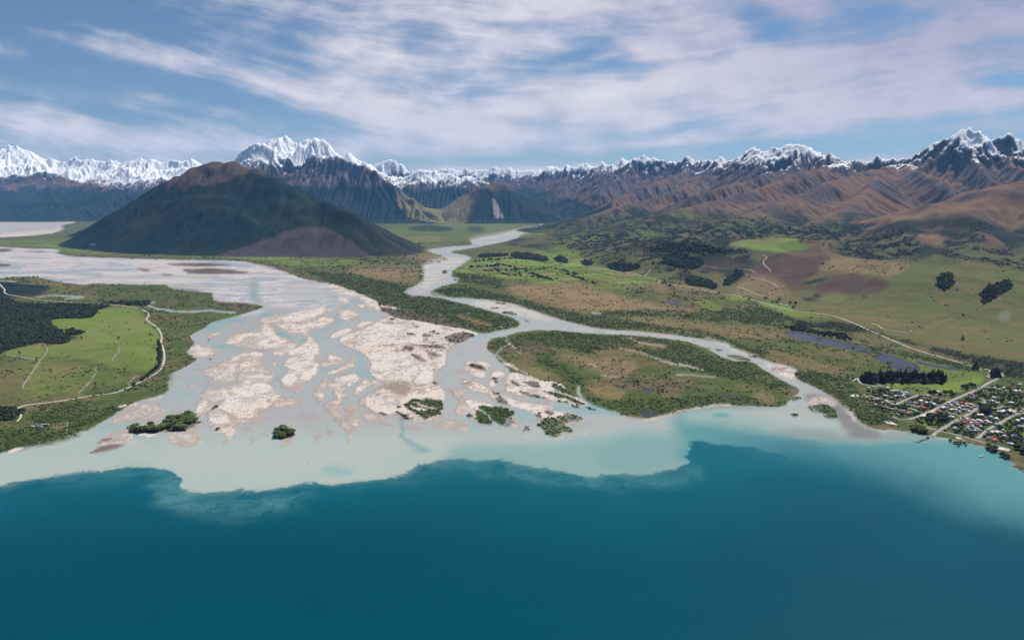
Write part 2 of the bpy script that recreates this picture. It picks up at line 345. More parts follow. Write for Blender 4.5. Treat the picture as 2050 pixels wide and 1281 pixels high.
paint('GR', [(860,930),(920,915),(940,925),(880,945)], 0)
paint('GRASSD', [(800,880),(1230,790),(1220,680),(1210,650),(1280,680),(1240,800),(1180,840),(960,900)], 5, .6)
for p in ([(880,480),(872,530),(810,600)], [(710,630),(700,700),(640,770),(575,840)], [(1040,700),(990,715),(955,750),(940,785)]):
    line('RV', p, 2.2, 0, .55)
line('GRASSD', [(650,520),(850,500),(900,450),(1080,480),(1150,500)], 2, 1, .8)
line('GRASSD', [(400,545),(650,520)], 1.5, 1, .7)
line('GRASSD', [(730,370),(850,415)], 1.5, 0, .9)
line('PG', [(370,490),(200,750)], 5, 1, .7)
line('PG', [(185,805),(400,835)], 3, 1, .5)
tile(0, 480, 5.125)
paint('RV', [(-60,425),(30,420),(150,425),(155,440),(60,455),(40,475),(-60,480)], 0, .85)
paint('RV', [(180,498),(270,502),(285,518),(240,552),(175,545)], 1, .7)
paint('RV', [(350,562),(500,568),(860,572),(890,590),(860,608),(640,622),(620,612),(800,592),(500,580),(400,600),(380,590),(350,575)], 0, .7)
line('RV', [(930,530),(1000,545),(960,560),(930,610)], 1.2, 0, .5)
tile(0, 470, 2.846)
line('RV', [(885,386),(852,390),(850,405),(900,422),(1000,438),(1100,440),(1200,432),(1280,442),(1345,447)], 3.4, 0)
paint('FO', [(700,385),(860,385),(850,405),(760,408)], 1, .8)
paint('GRASSD', [(520,290),(950,285),(1200,330),(1210,370),(1450,405),(1380,440),(1180,425),(900,400),(880,380),(560,370),(500,330)], 5, .6)
paint('TAN', [(150,250),(330,265),(480,310),(400,330),(200,310)], 6, .35)
paint('DB', [(1200,380),(1400,395),(1460,410),(1400,425),(1250,410)], 2, .7)
# dark shingle vegetation in the braid plain
for p in ([(-100,80),(50,78),(85,90),(0,102),(-100,100)], [(-80,165),(40,165),(70,180),(0,185),(-80,186)], [(140,92),(270,95),(260,100),(150,98)]):
    paint('DB', p, 0, .9)
tile(0, 480, 5.125)
for p in ([(1850,300),(2000,300),(2200,290),(2560,330),(2500,350),(2300,355),(1950,352),(1900,330)], [(1650,250),(1900,240),(2200,240),(2420,265),(2200,275),(1900,272)], [(1360,293),(1540,305),(1560,325),(1460,325)], [(1640,350),(1760,355),(1760,370),(1680,370)]):
    paint('DB', p, 1, .95)
paint('DB', [(540,150),(870,165),(1300,170),(1700,188),(2060,190),(2400,195),(2060,206),(1700,205),(1300,192),(870,182)], 1, .8)
# --- land between the two rivers
tile(0, 0, 1)
paint('PG', [(-320,470),(0,484),(120,478),(230,486),(400,502),(560,516),(760,524),(700,530),(600,535),(540,528),(480,518),(330,514),(180,508),(130,506),(126,499),(60,493),(-320,484)], 2, .8)
paint('TAN', [(690,536),(760,530),(850,535),(846,563),(800,566),(730,556),(700,548)], 4, .75)
paint('TAN', [(790,505),(880,506),(892,518),(830,522)], 3, .7)
paint('SC', [(600,540),(700,548),(780,566),(836,572),(806,584),(820,594),(870,596),(920,608),(990,628),(1036,642),(1040,652),(998,661),(975,668),(930,656),(840,640),(790,630),(765,610),(710,584),(640,560)], 3, .75)
paint('SC', [(836,532),(852,532),(852,560),(840,570)], 1, .8)
paint('DB', [(645,566),(720,588),(770,606),(800,618),(860,634),(930,650),(955,662),(930,660),(886,654),(831,642),(785,630),(765,622),(752,610),(705,586)], 2, .8)
paint('DB', [(480,521),(560,535),(640,562),(600,556),(560,541),(510,529)], 1, .7)
paint('TAN', [(905,628),(960,642),(995,655),(975,655),(930,642)], 2, .7)
line('GR', [(762,613),(800,619)], 2.5, 0, .9)
# --- far valley fields
paint('PG', [(770,448),(1090,446),(1040,460),(930,480),(850,498),(800,488)], 4, .55)
paint('TAN', [(790,478),(880,474),(880,480),(800,484)], 2, .6)
paint('FO', [(815,455),(860,450),(905,455),(910,463),(870,464),(820,462)], 1, .85)
paint('FO', [(930,455),(960,452),(975,462),(940,464)], 1, .7)
for p in ([(800,470),(960,468)], [(790,492),(850,488),(905,484)], [(880,470),(1000,462)]): line('FO', p, 1.2, 0, .6)
paint('PG', [(930,520),(1000,512),(1100,508),(1180,512),(1210,540),(1300,570),(1270,580),(1150,580),(1080,568),(1000,556),(900,552),(930,530)], 3, .9)
paint('TAN', [(960,512),(1040,505),(1060,512),(1000,518)], 2, .6)
paint('TAN', [(1120,560),(1160,565),(1200,578),(1150,576)], 2, .6)
for q in ([(1100,470),(1180,462),(1240,470),(1200,490),(1120,492)], [(1060,500),(1130,490),(1190,500),(1180,512),(1080,512)], [(1130,440),(1190,420),(1230,425),(1180,445)], [(1040,465),(1090,458),(1090,480),(1050,485)], [(1210,530),(1260,545),(1330,560),(1300,580),(1210,560)]): paint('PG', q, 2, .85)
tile(780, 420, 2.669)
for p in ([(450,275),(560,268),(640,262),(840,262)], [(575,290),(660,310),(760,345),(880,378)], [(540,300),(600,340),(650,358)], [(760,340),(870,375)], [(650,350),(900,372)],[(720,330),(860,310),(1000,345)], [(890,345),(1010,350)], [(960,350),(1120,408)], [(1000,360),(1130,410)], [(480,330),(620,325),(760,318)], [(690,330),(700,355)], [(430,310),(600,300)]):
    line('FO', p, 1.2, 0, .7)
paint('FO', [(650,232),(760,235),(850,262),(840,278),(760,270),(650,255)], 1, .9)
paint('FO', [(880,255),(930,250),(960,285),(900,285)], 1, .9)
paint('FO', [(1025,275),(1080,270),(1090,298),(1030,302)], 1, .9)
paint('FO', [(470,240),(640,235),(640,250),(480,262)], 1, .7)
tile(0, 0, 1)
# --- right plain
paint('TAN', [(1005,574),(1060,568),(1140,570),(1200,580),(1260,598),(1330,612),(1420,622),(1490,640),(1420,640),(1330,638),(1230,632),(1150,622),(1080,606),(1030,590)], 3, .92)
paint('TAN', [(1150,640),(1250,635),(1400,648),(1560,664),(1580,676),(1470,680),(1380,665),(1250,655)], 4, .7)
paint('TAN', [(1520,690),(1600,700),(1690,735),(1700,748),(1620,745),(1560,722)], 6, .5)
paint('SC', [(862,582),(930,572),(1000,590),(1060,604),(1120,620),(1180,634),(1260,640),(1330,655),(1420,662),(1480,690),(1560,712),(1510,712),(1455,684),(1380,673),(1290,662),(1202,658),(1155,646),(1117,637),(1057,617),(1020,605),(960,596),(892,594),(864,588)], 2, .8)
paint('SC', [(896,549),(940,545),(1000,560),(1010,575),(940,570)], 3, .7)
paint('SC', [(1180,623),(1400,620),(1480,640),(1440,648),(1330,636),(1200,634)], 3, .7)
paint('SC', [(1370,615),(1470,615),(1580,650),(1650,670),(1560,660),(1450,640)], 5, .7)
paint('SC', [(1480,690),(1560,690),(1640,715),(1700,735),(1720,745),(1660,730),(1570,706)], 4, .6)
paint('SC', [(1592,744),(1640,745),(1700,765),(1730,790),(1800,800),(1810,830),(1780,850),(1745,858),(1717,840),(1690,814),(1674,798),(1632,776),(1590,758)], 1, .95)
paint('PD', [(1155,560),(1330,570),(1420,600),(1380,608),(1250,590),(1170,575)], 5, .5)
paint('PG', [(1385,600),(1440,608),(1448,625),(1410,620)], 2, .7)
paint('PG', [(1448,592),(1488,592),(1500,602),(1460,603)], 1, .9)
paint('PG', [(1510,604),(1555,606),(1660,632),(1668,640),(1640,640),(1590,637),(1550,622)], 1, .95)
paint('SC', [(1500,610),(1560,625),(1600,640),(1540,648),(1480,630)], 4, .6)
paint('TAN', [(1300,575),(1320,560),(1340,580),(1325,588)], 1, .8)
paint('TAN', [(1345,582),(1372,578),(1440,590),(1452,588),(1400,574),(1370,570)], 1, .85)
paint('PO', [(1332,603),(1342,601),(1368,607),(1364,613),(1340,611)], 0, .75)
paint('RV', [(1183,625),(1208,626),(1206,629),(1186,628)], 0, .8)
paint('FO', [(1560,655),(1600,648),(1680,660),(1720,690),(1640,672),(1590,665)], 3, .6)
paint('SC', [(1750,690),(1850,715),(1940,730),(1950,745),(1900,770),(1860,765),(1840,740),(1780,715),(1740,705)], 2, .8)
tile(1550, 480, 2.668)
paint('PG', [(560,610),(800,640),(1000,700),(1120,720),(1130,770),(1060,800),(940,830),(860,800),(640,800),(560,775),(600,755),(900,770),(930,740),(900,720),(700,700)], 3, .6)
paint('PG', [(560,775),(640,755),(880,770),(930,770),(1110,730),(1130,765),(1000,800),(960,830),(780,828),(640,800)], 1, .95)
paint('PD', [(640,790),(800,785),(900,810),(800,820),(680,806)], 2, .6)
paint('FO', [(455,740),(500,715),(900,720),(925,760),(880,778),(700,765),(600,768),(500,775),(460,765)], 0)
PONDS = [[(40,490),(100,488),(150,500),(250,520),(400,555),(530,588),(500,592),(440,600),(350,580),(280,562),(170,545),(110,530),(70,505)], [(530,640),(545,615),(580,608),(640,618),(720,650),(785,682),(770,708),(730,712),(690,710),(640,690),(600,662)], [(740,638),(790,655),(900,678),(1020,692),(960,702),(840,682),(760,660)]]
for p in PONDS: paint('PO', p, 0)
for p in ([(225,525),(255,522),(265,532),(235,535)], [(395,570),(425,570),(435,580),(405,582)], [(610,655),(630,655),(628,664),(612,664)], [(700,683),(735,680),(740,692),(705,694)]): paint('SC', p, 0)
paint('SM', [(60,420),(300,420),(430,455),(600,497),(820,530),(1000,565),(1334,610),(1334,800),(1220,740),(1150,700),(1050,655),(800,575),(600,520),(480,485),(350,500),(200,490),(130,450)], 2, .9)
paint('FO', [(100,435),(300,425),(430,460),(600,505),(820,540),(1000,580),(1334,625),(1334,720),(1200,700),(1050,645),(800,570),(600,520),(480,485),(350,500),(200,490),(130,450)], 8, .3)
paint('SM', [(1200,700),(1600,700),(1600,800),(1200,790)], 4, .6)
tile(0, 0, 1)
# --- island between the river arms
paint('SC', [(1015,676),(1100,662),(1206,670),(1360,682),(1450,722),(1500,726),(1530,744),(1596,780),(1560,780),(1500,770),(1420,750),(1300,720),(1200,712),(1120,700),(1060,690),(1000,700),(980,700),(978,686)], 3, .75)
paint('SC', [(1060,710),(1110,722),(1160,745),(1180,790),(1300,800),(1420,790),(1500,790),(1570,800),(1570,814),(1400,815),(1290,838),(1200,816),(1150,770),(1090,740)], 5, .7)
paint('TAN', [(1110,705),(1160,715),(1260,715),(1285,735),(1250,760),(1200,745),(1140,725)], 5, .75)
paint('TAN', [(1170,770),(1220,770),(1260,790),(1240,805),(1190,795)], 5, .7)
paint('TAN', [(1010,725),(1080,735),(1130,765),(1100,765),(1040,745)], 5, .6)
paint('DB', [(1190,735),(1240,735),(1260,755),(1330,755),(1400,765),(1380,785),(1260,780)], 8, .45)
paint('TAN', [(1500,785),(1545,785),(1560,808),(1520,808)], 4, .6)
paint('TAN', [(1260,680),(1330,690),(1340,700),(1280,700)], 4, .6)
paint('TAN', [(1180,700),(1280,702),(1300,712),(1200,712)], 3, .7)
tile(780, 420, 2.669)
paint('BU', [(650,690),(760,700),(880,760),(870,778),(790,760),(700,720)], 1, .55)
tile(1150, 480, 3.05)
for p in ([(270,665),(380,685),(470,715),(560,745),(700,770),(790,800)], [(520,740),(600,760),(760,790)], [(620,830),(700,825),(860,840)], [(330,600),(400,630),(560,655)], [(160,830),(270,840)], [(90,765),(140,775)]):
    line('WS', p, 2.6, 1, .75)
for p in ([(380,1042),(480,1045),(525,1078),(470,1092),(410,1085)], [(395,898),(450,902),(482,932),(450,936)], [(860,958),(900,945),(1000,943),(1020,965),(900,970)], [(1088,1000),(1145,1008),(1140,1020),(1090,1016)], [(680,930),(720,938),(700,950)], [(980,985),(1010,985),(1000,998)]):
    paint('PO', p, 0, .75)
line('GR', [(330,1088),(450,1100),(560,1075),(640,1052),(750,1030),(860,1010),(960,1008)], 2.5, 1, .95)
line('GR', [(240,1050),(330,1085)], 1.5, 0, .8)
# small patches in the eastern arm
for p in ([(905,700),(1000,705),(1085,735),(1080,745),(990,735)], [(1065,712),(1100,710),(1115,722),(1080,725)], [(770,655),(830,660),(850,668),(800,665)], [(850,662),(905,668),(900,678),(860,672)]): paint('SC', p, 0, .85)
paint('GR', [(1150,750),(1250,765),(1350,790),(1340,820),(1290,840),(1230,820),(1180,790)], 3, .8)
line('GR', [(800,600),(930,640),(960,665),(1100,715)], 5, 3, .6)
line('GR', [(0,545),(160,562),(420,572),(640,600),(780,630)], 4, 2, .35)
paint('SC', [(1315,970),(1340,955),(1375,960),(1375,975),(1330,985)], 0, .9)
paint('SC', [(1318,1070),(1345,1060),(1378,1075),(1350,1085)], 0, .9)
# --- middle part of the river: bars and shoals
tile(780, 420, 2.669)
for p in ([(420,150),(690,105),(840,87),(680,140),(520,190),(430,170)], [(200,210),(400,205),(450,200),(300,225)], [(250,250),(440,252),(380,290),(300,330),(330,375),(240,400),(180,440),(90,440),(180,400),(170,330),(160,300)]):
    paint('GR', p, 3, .55)
line('RV', [(470,175),(560,160),(680,130),(760,105)], 4, 1, .7)
line('RV', [(210,215),(300,235),(430,262),(330,320),(320,360),(240,400),(210,440),(300,470)], 5, 2, .6)
paint('GR', [(480,480),(640,505),(740,535),(900,590),(860,600),(700,570),(560,540),(420,500)], 3, .6)
for p in ([(560,495),(600,495),(625,505),(590,508)], [(530,520),(570,520),(585,528),(550,530)], [(590,545),(650,545),(700,565),(640,562)], [(715,585),(755,598),(750,604),(725,595)], [(280,325),(300,320),(315,330),(300,345),(285,340)], [(335,372),(360,375),(355,382)]): paint('DB' if p[0][0] > 500 else 'SC', p, 0, .85)
line('RV', [(620,680),(650,715),(600,740),(570,770)], 2.5, 0, .8)
line('GR', [(560,775),(620,820),(690,860)], 3, 1, .8)
line('GR', [(620,700),(700,770)], 2, 0, .7)
# --- delta
G1 = [(775,636),(760,640),(754,647),(735,655),(721,658),(714,664),(686,675),(677,680),(687,690),(706,698),(729,709),(741,722),(744,733),(742,740),(744,748),(752,757),(767,762),(772,772),(756,779),(740,788),(733,795),(732,810),(742,821),(761,827),(777,834),(782,826),(788,827),(795,835),(808,841),(833,843),(850,843),(857,846),(884,836),(885,824),(892,799),(888,780),(870,766),(867,750),(877,738),(895,728),(892,719),(892,704),(896,697),(916,688),(936,680),(955,670),(955,667),(929,658),(886,653),(831,642),(781,632)]
tile(0, 0, 1)
paint('GR', G1, 0, 1)
def P(c, *polys, soft=0, a=1.0):
    for p in polys: paint(c, p, soft, a)
tile(760, 600)
P('DB', [(930,530),(1040,480),(1200,455),(1390,500),(1250,570),(1110,632),(1050,615),(960,600)], [(380,480),(450,470),(540,510),(420,500)], [(590,490),(700,480),(770,520),(650,545)], [(690,450),(780,450),(860,490),(780,490)], [(300,625),(600,650),(900,655),(968,698),(700,688),(500,650)], [(300,680),(420,665),(515,690),(460,740),(360,705)], [(430,740),(560,800),(690,890),(600,895),(480,820)], [(430,370),(590,380),(540,405)], [(90,200),(300,235),(420,270),(520,300),(380,290),(200,250)], [(110,270),(200,270),(220,295),(150,290)], a=.85)
P('DB', [(640,740),(780,740),(850,790),(770,830)], [(560,560),(800,600),(860,640),(700,610)], [(700,1140),(800,1180),(830,1210),(770,1220)], [(720,890),(790,900),(790,920),(740,910)], soft=2, a=.7)
P('WS', [(1000,420),(1180,430),(1180,460),(1040,450)], [(560,480),(900,440),(1000,560),(900,620),(700,560)], soft=5, a=.55)
line('SH', [(470,850),(520,930),(580,1010),(520,1090),(480,1140),(490,1230)], 6, 1, .9)
line('SH', [(560,830),(700,930),(830,950)], 3, 1, .8)
line('SH', [(500,650),(700,695),(960,700)], 2, 0, .7)
P('SH', [(1060,780),(1150,760),(1170,840),(1090,870)], [(870,1080),(950,1060),(960,1150),(880,1150)], soft=2, a=.7)
tile(780, 720)
P('SC', [(200,680),(270,590),(320,550),(400,560),(440,590),(500,570),(640,580),(745,580),(768,705),(740,722),(640,690),(500,650),(340,600),(330,610),(420,665),(560,695),(742,742),(740,770),(600,800),(510,860),(440,800),(380,770),(300,720)])
P('GR', [(300,680),(400,680),(560,720),(480,745),(380,745)], [(290,640),(340,650),(350,680),(310,690)])
P('WS', [(510,870),(620,800),(745,775),(730,825),(570,897)])
P('DB', [(70,740),(130,750),(280,830),(372,872),(200,855),(130,800)], [(120,660),(170,665),(165,690),(130,680)], [(210,770),(290,790),(280,805),(220,795)], [(600,310),(680,340),(690,360),(640,350)], [(150,180),(190,210),(170,220)], a=.95)
P('WS', [(900,450),(1000,430),(1080,470),(1110,560),(1060,600),(1110,640),(1100,740),(1000,812),(900,730),(960,640),(980,560),(900,500)], [(690,900),(840,870),(1050,910),(1160,980),(1080,1025),(930,1000),(820,1025),(700,985)], [(960,150),(1050,160),(1050,190),(980,180)], soft=1, a=.75)
P('SH', [(740,240),(820,220),(830,310),(760,300)], [(130,900),(400,920),(520,1050),(300,1000)], soft=3, a=.6)
P('GR', [(1065,590),(1160,555),(1350,605),(1570,672),(1400,685),(1280,660),(1160,705),(1120,640)], [(1030,330),(1060,285),(1200,300),(1300,330),(1440,450),(1460,490),(1300,460),(1160,430),(1040,370)], [(1055,50),(1120,10),(1250,15),(1400,50),(1500,120),(1400,115),(1380,180),(1330,260),(1250,250),(1150,200),(1060,130)], [(1440,180),(1500,145),(1670,200),(1640,250),(1540,240),(1530,330),(1450,410),(1390,380),(1440,260)], [(1420,455),(1490,450),(1610,510),(1850,590),(1850,670),(1740,645),(1660,645),(1530,600),(1430,520)])
P('DB', [(1110,75),(1200,55),(1340,100),(1372,140),(1362,172),(1250,140),(1150,110)], [(1530,540),(1600,540),(1720,620),(1700,640),(1640,630),(1560,595)], [(1450,455),(1500,460),(1590,510),(1560,525),(1480,490)], [(1450,255),(1500,245),(1542,290),(1530,335),(1480,320)], a=.9)
P('SC', [(1065,790),(1130,758),(1190,790),(1150,832),(1085,815)], [(1205,750),(1290,735),(1370,780),(1492,942),(1380,925),(1230,880),(1255,830)], [(1275,690),(1330,650),(1500,680),(1650,690),(1795,760),(1785,790),(1650,890),(1610,952),(1500,890),(1440,830),(1370,740),(1290,712)])
P('GR', [(1110,700),(1290,650),(1280,720),(1210,745),(1250,830),(1220,870),(1190,830),(1180,780)], [(1230,880),(1380,925),(1370,940),(1240,900)], a=.8)
P('WS', [(1790,790),(1850,800),(1850,930),(1750,970),(1620,950),(1660,895)], a=.9)
P('SC', [(1620,948),(1670,890),(1750,830),(1800,850),(1740,900),(1700,950)], a=.6)
P('GR', [(1640,400),(1680,290),(1760,250),(1850,200),(1850,510),(1760,480)])
tile(980, 700)
P('GR', [(205,540),(260,430),(300,325),(420,338),(640,410),(740,450),(1000,470),(1115,560),(1000,550),(900,590),(1100,650),(1300,700),(1420,790),(1380,800),(1200,770),(960,740),(850,702),(640,672),(400,652),(270,610)])
P('GR', [(-30,580),(60,600),(200,680),(420,730),(600,770),(700,790),(900,800),(900,830),(740,840),(900,870),(1080,900),(1160,900),(1400,1010),(1240,1040),(1100,1070),(720,1000),(640,910),(560,900),(450,840),(300,790),(120,740),(0,670)])
P('SH', [(1120,1060),(1400,1035),(1490,1080),(1250,1180),(1150,1120)], [(640,740),(860,740),(900,790),(740,800)], soft=3, a=.8)
P('DB', [(285,450),(340,440),(465,525),(400,515),(330,495)], [(455,450),(560,460),(640,440),(700,480),(740,540),(640,545),(520,490)], [(380,570),(480,600),(650,650),(900,705),(700,692),(540,655),(440,622)], [(105,690),(180,680),(295,785),(200,770),(120,742)], [(30,600),(90,610),(165,655),(120,660)], [(640,920),(700,900),(760,960),(740,990),(680,955)], [(760,850),(850,860),(930,920),(860,950),(780,890)], a=.85)
P('SC', [(740,575),(800,595),(1000,635),(1260,712),(1100,702),(900,662)], [(860,490),(960,490),(1100,580),(1250,680),(1150,670),(950,590)], [(940,730),(1100,740),(1160,770),(1000,750)], [(720,1050),(760,985),(900,965),(1000,1010),(1100,1090),(1250,1170),(1262,1200),(1000,1230),(900,1230),(830,1190),(780,1150),(730,1090)], [(1150,790),(1200,790),(1322,842),(1200,832)], [(1340,800),(1440,830),(1545,872),(1440,865)], [(1240,770),(1310,790),(1300,810),(1260,805)], [(1060,690),(1250,720),(1400,795),(1200,755)], a=.9)
P('SC', [(1080,895),(1200,920),(1390,1005),(1150,1040),(1050,1060),(960,1000),(1050,960)], [(930,930),(1060,960),(1090,1060),(1000,1010)], a=.65)
P('GR', [(885,1230),(1000,1237),(1260,1203),(1455,1168),(1445,1192),(1250,1218),(1010,1256),(900,1262)])
P('DB', [(440,1140),(500,1088),(572,1090),(572,1130),(500,1158)], a=.9)
line('GR', [(450,1152),(500,1164),(560,1150)], 2, 0)
P('GR', [(150,170),(280,190),(400,260),(420,300),(330,260),(200,210)], a=.8)
line('GR', [(450,300),(560,360),(700,440)], 1.6, 0, .8)
line('RV', [(1275,520),(1280,620),(1310,690),(1400,770),(1500,820),(1700,890),(1850,940)], 6, 1, .9)
line('TQ', [(1400,770),(1500,820),(1700,890),(1850,940)], 5, 2, .45)
line('GR', [(560,400),(760,500),(1000,600),(1200,680)], 2, 0, .7)
line('GR', [(1290,540),(1275,560)], 2, 0, .9)
tile(580, 720)
P('WS', [(550,350),(640,300),(740,370),(800,420),(800,480),(720,460),(600,400)], [(500,640),(560,590),(660,540),(730,600),(690,700),(780,830),(840,1000),(892,1110),(865,1182),(820,1155),(760,1020),(680,890),(600,780),(560,700)], [(350,520),(380,420),(450,320),(500,255),(560,240),(520,320),(512,500),(460,580),(425,632)], [(755,700),(830,640),(920,628),(985,690),(900,762),(800,745)], [(790,780),(930,780),(1005,930),(940,985),(880,930),(850,945),(800,860)], [(1000,760),(1200,760),(1300,850),(1550,965),(1400,930),(1250,890),(1080,870)], [(490,190),(560,150),(700,140),(840,50),(935,85),(780,150),(600,200)], [(960,590),(1080,540),(1080,640),(1000,650)], a=.95)
P('SH', [(1100,950),(1200,945),(1340,1000),(1380,1035),(1180,1025)], [(60,810),(120,750),(210,718),(260,800),(355,850),(285,905),(240,850),(140,865)], [(480,1090),(510,980),(605,968),(600,1105)], [(330,720),(440,800),(455,855),(330,835)], [(1130,1040),(1350,1050),(1380,1110),(1200,1080)], [(950,520),(1250,430),(1300,380),(1360,340),(1250,480),(1100,540)], [(310,1090),(480,1060),(450,1120),(330,1150)], soft=1, a=.85)
P('GR', [(430,90),(540,10),(640,-40),(740,-20),(745,30),(600,85),(480,110)], [(640,150),(830,60),(922,85),(780,140),(600,190),(560,185)], [(640,270),(720,230),(830,210),(940,185),(1025,275),(950,335),(880,320),(832,402),(810,350),(740,348),(690,330)], [(900,440),(1000,350),(1060,275),(1130,300),(1100,395),(1010,455),(935,492)], [(1120,340),(1200,298),(1305,330),(1200,370),(1160,405)], [(585,425),(700,460),(822,490),(790,518),(720,500),(742,600),(700,570),(660,490)], [(430,480),(505,500),(460,562),(430,540)])
P('TAN', [(1330,310),(1500,280),(1750,300),(1720,420),(1640,540),(1480,480),(1300,420)], soft=5, a=.45)
P('WS', [(1110,560),(1250,600),(1420,680),(1280,720),(1150,680)], [(1240,300),(1700,180),(1800,240),(1600,290)], soft=3, a=.4)
P('DB', [(1250,750),(1330,755),(1400,800),(1380,812),(1290,780)], a=.9)
tile(380, 720)
P('WS', [(215,200),(240,140),(420,80),(560,0),(700,-50),(860,-20),(960,60),(1090,130),(1180,180),(1170,335),(960,342),(770,342),(640,312),(560,312),(480,322),(380,342),(240,385),(300,310),(420,200),(440,170),(330,250),(280,250)], [(75,740),(100,620),(190,570),(130,510),(260,420),(480,380),(640,365),(960,340),(1150,338),(1200,455),(1280,480),(1420,520),(1655,570),(1500,622),(1300,652),(1150,672),(1050,722),(900,850),(780,905),(740,862),(640,960),(600,1060),(560,1130),(490,1222),(480,1120),(400,1010),(340,972),(260,830),(240,770),(170,800)], [(1330,30),(1420,5),(1850,-20),(1850,150),(1760,250),(1700,312),(1600,342),(1560,400),(1585,460),(1440,442),(1310,385),(1300,290),(1350,220),(1410,160),(1395,110)], [(1060,70),(1180,45),(1285,50),(1240,112),(1130,90)], [(1770,500),(1800,440),(1850,380),(1850,620)])
P('GR', [(480,150),(520,122),(640,128),(632,187),(540,182)], [(305,330),(400,230),(525,200),(500,262),(380,325)], [(710,30),(800,15),(875,70),(800,142),(740,152),(705,90)], [(855,125),(960,78),(1095,150),(960,172),(880,182)], [(780,312),(950,298),(965,330),(790,342)], [(400,680),(520,550),(640,535),(790,600),(955,690),(850,820),(740,895),(700,790),(580,742),(470,712)], [(630,400),(900,348),(1150,338),(1195,450),(1290,500),(1180,610),(1060,655),(950,640),(850,560),(700,480),(610,440)], [(250,812),(310,735),(410,728),(545,820),(520,885),(420,935),(340,972),(290,900)], [(400,960),(520,950),(650,955),(590,1072),(500,1085),(430,1020)], [(78,745),(105,640),(200,600),(240,660),(170,722),(165,795)], [(1330,30),(1450,5),(1600,40),(1830,50),(1825,180),(1700,255),(1560,200),(1440,122)], [(1305,300),(1340,230),(1420,160),(1505,230),(1525,290),(1440,362),(1335,320)], [(420,110),(560,70),(660,80),(560,110)])
P('SH', [(640,560),(800,600),(860,640),(960,600),(900,560)], [(1060,520),(1160,560),(1150,640),(1060,600)], [(560,770),(640,850),(565,852)], soft=2, a=.6)
P('SH', [(700,1000),(760,955),(850,945),(885,1000),(820,1045),(720,1020)], [(935,1060),(980,1000),(1090,1050),(1000,1105)], [(780,1100),(860,1100),(905,1225),(860,1235)], [(900,850),(1060,720),(1000,800),(840,960)], soft=1, a=.85)
P('RV', [(165,805),(240,740),(330,680),(450,590),(500,565),(410,670),(350,725),(225,805)], [(200,385),(380,300),(430,240),(480,150),(440,210),(380,300),(500,322),(640,318),(660,200),(700,90),(720,100),(680,220),(680,320),(600,330),(400,345),(240,402)])
P('TQ', [(200,385),(300,345),(400,335),(240,402)], [(620,230),(670,180),(650,250)], soft=1, a=.7)
P('WS', [(1190,1150),(1440,1105),(1400,1245),(1300,1220),(1250,1190)], soft=1, a=.8)
P('WS', [(1150,1070),(1240,1000),(1430,985),(1495,1070),(1400,1130),(1280,1165),(1200,1135)])
line('WS', [(1690,1500),(1720,1440),(1750,1400)], 3, 0, .6)
P('DB', [(1160,1070),(1240,1010),(1420,992),(1488,1070),(1400,1118),(1280,1155),(1200,1130)])
tile(180, 740)
P('WS', [(285,775),(400,630),(560,510),(640,470),(840,410),(1042,370),(1030,400),(880,450),(1025,520),(1045,600),(1045,680),(880,722),(700,712),(540,732),(380,775)], [(40,1022),(180,930),(440,850),(540,865),(560,940),(690,1010),(640,1045),(540,1080),(350,1132),(270,1162),(80,1190),(130,1120),(150,1072)], [(1085,1000),(1130,940),(1300,890),(1500,835),(1560,900),(1600,1000),(1480,1085),(1300,1105),(1180,1052)], [(1535,775),(1600,738),(1645,750),(1590,832),(1550,825)], a=.95)
P('SH', [(1135,600),(1160,558),(1305,548),(1280,602),(1200,645)], [(1185,90),(1290,38),(1365,122),(1220,132)], [(1305,292),(1400,240),(1545,180),(1555,55),(1605,110),(1560,192),(1440,262),(1400,365),(1360,300)], [(560,510),(760,430),(1020,470),(1030,560),(900,480)], soft=1, a=.9)
P('GR', [(780,472),(900,418),(1042,372),(1000,402)], [(700,522),(850,497),(760,532)], [(540,732),(640,672),(725,648),(600,702)], [(880,602),(1000,542),(965,592)], [(850,652),(1035,592),(930,642)], [(1440,222),(1500,188),(1512,242),(1460,252)], [(620,905),(870,945),(960,952),(1060,890),(700,900)], [(600,490),(680,480),(680,505),(620,515)], a=.9)
P('BU', [(80,1190),(150,1115),(330,1060),(450,1045),(570,1060),(560,1085),(350,1134),(270,1165)], [(60,1020),(220,980),(240,1010),(150,1060)], soft=1, a=.7)
P('WS', [(535,850),(560,800),(660,770),(720,800),(800,770),(880,790),(960,760),(1060,740),(1150,690),(1300,660),(1430,640),(1500,670),(1550,740),(1520,830),(1400,880),(1230,900),(1130,900),(1050,895),(850,915),(650,915),(560,885)])
P('DB', [(535,850),(560,800),(660,770),(720,800),(700,840),(800,830),(900,830),(960,850),(1060,740),(1150,690),(1300,660),(1430,640),(1500,670),(1545,740),(1520,825),(1400,875),(1230,895),(1130,885),(1050,892),(850,912),(650,912),(560,882)], a=.75)
P('GR', [(1730,570),(1850,560),(1850,900)], a=.3)
tile(360, 560)
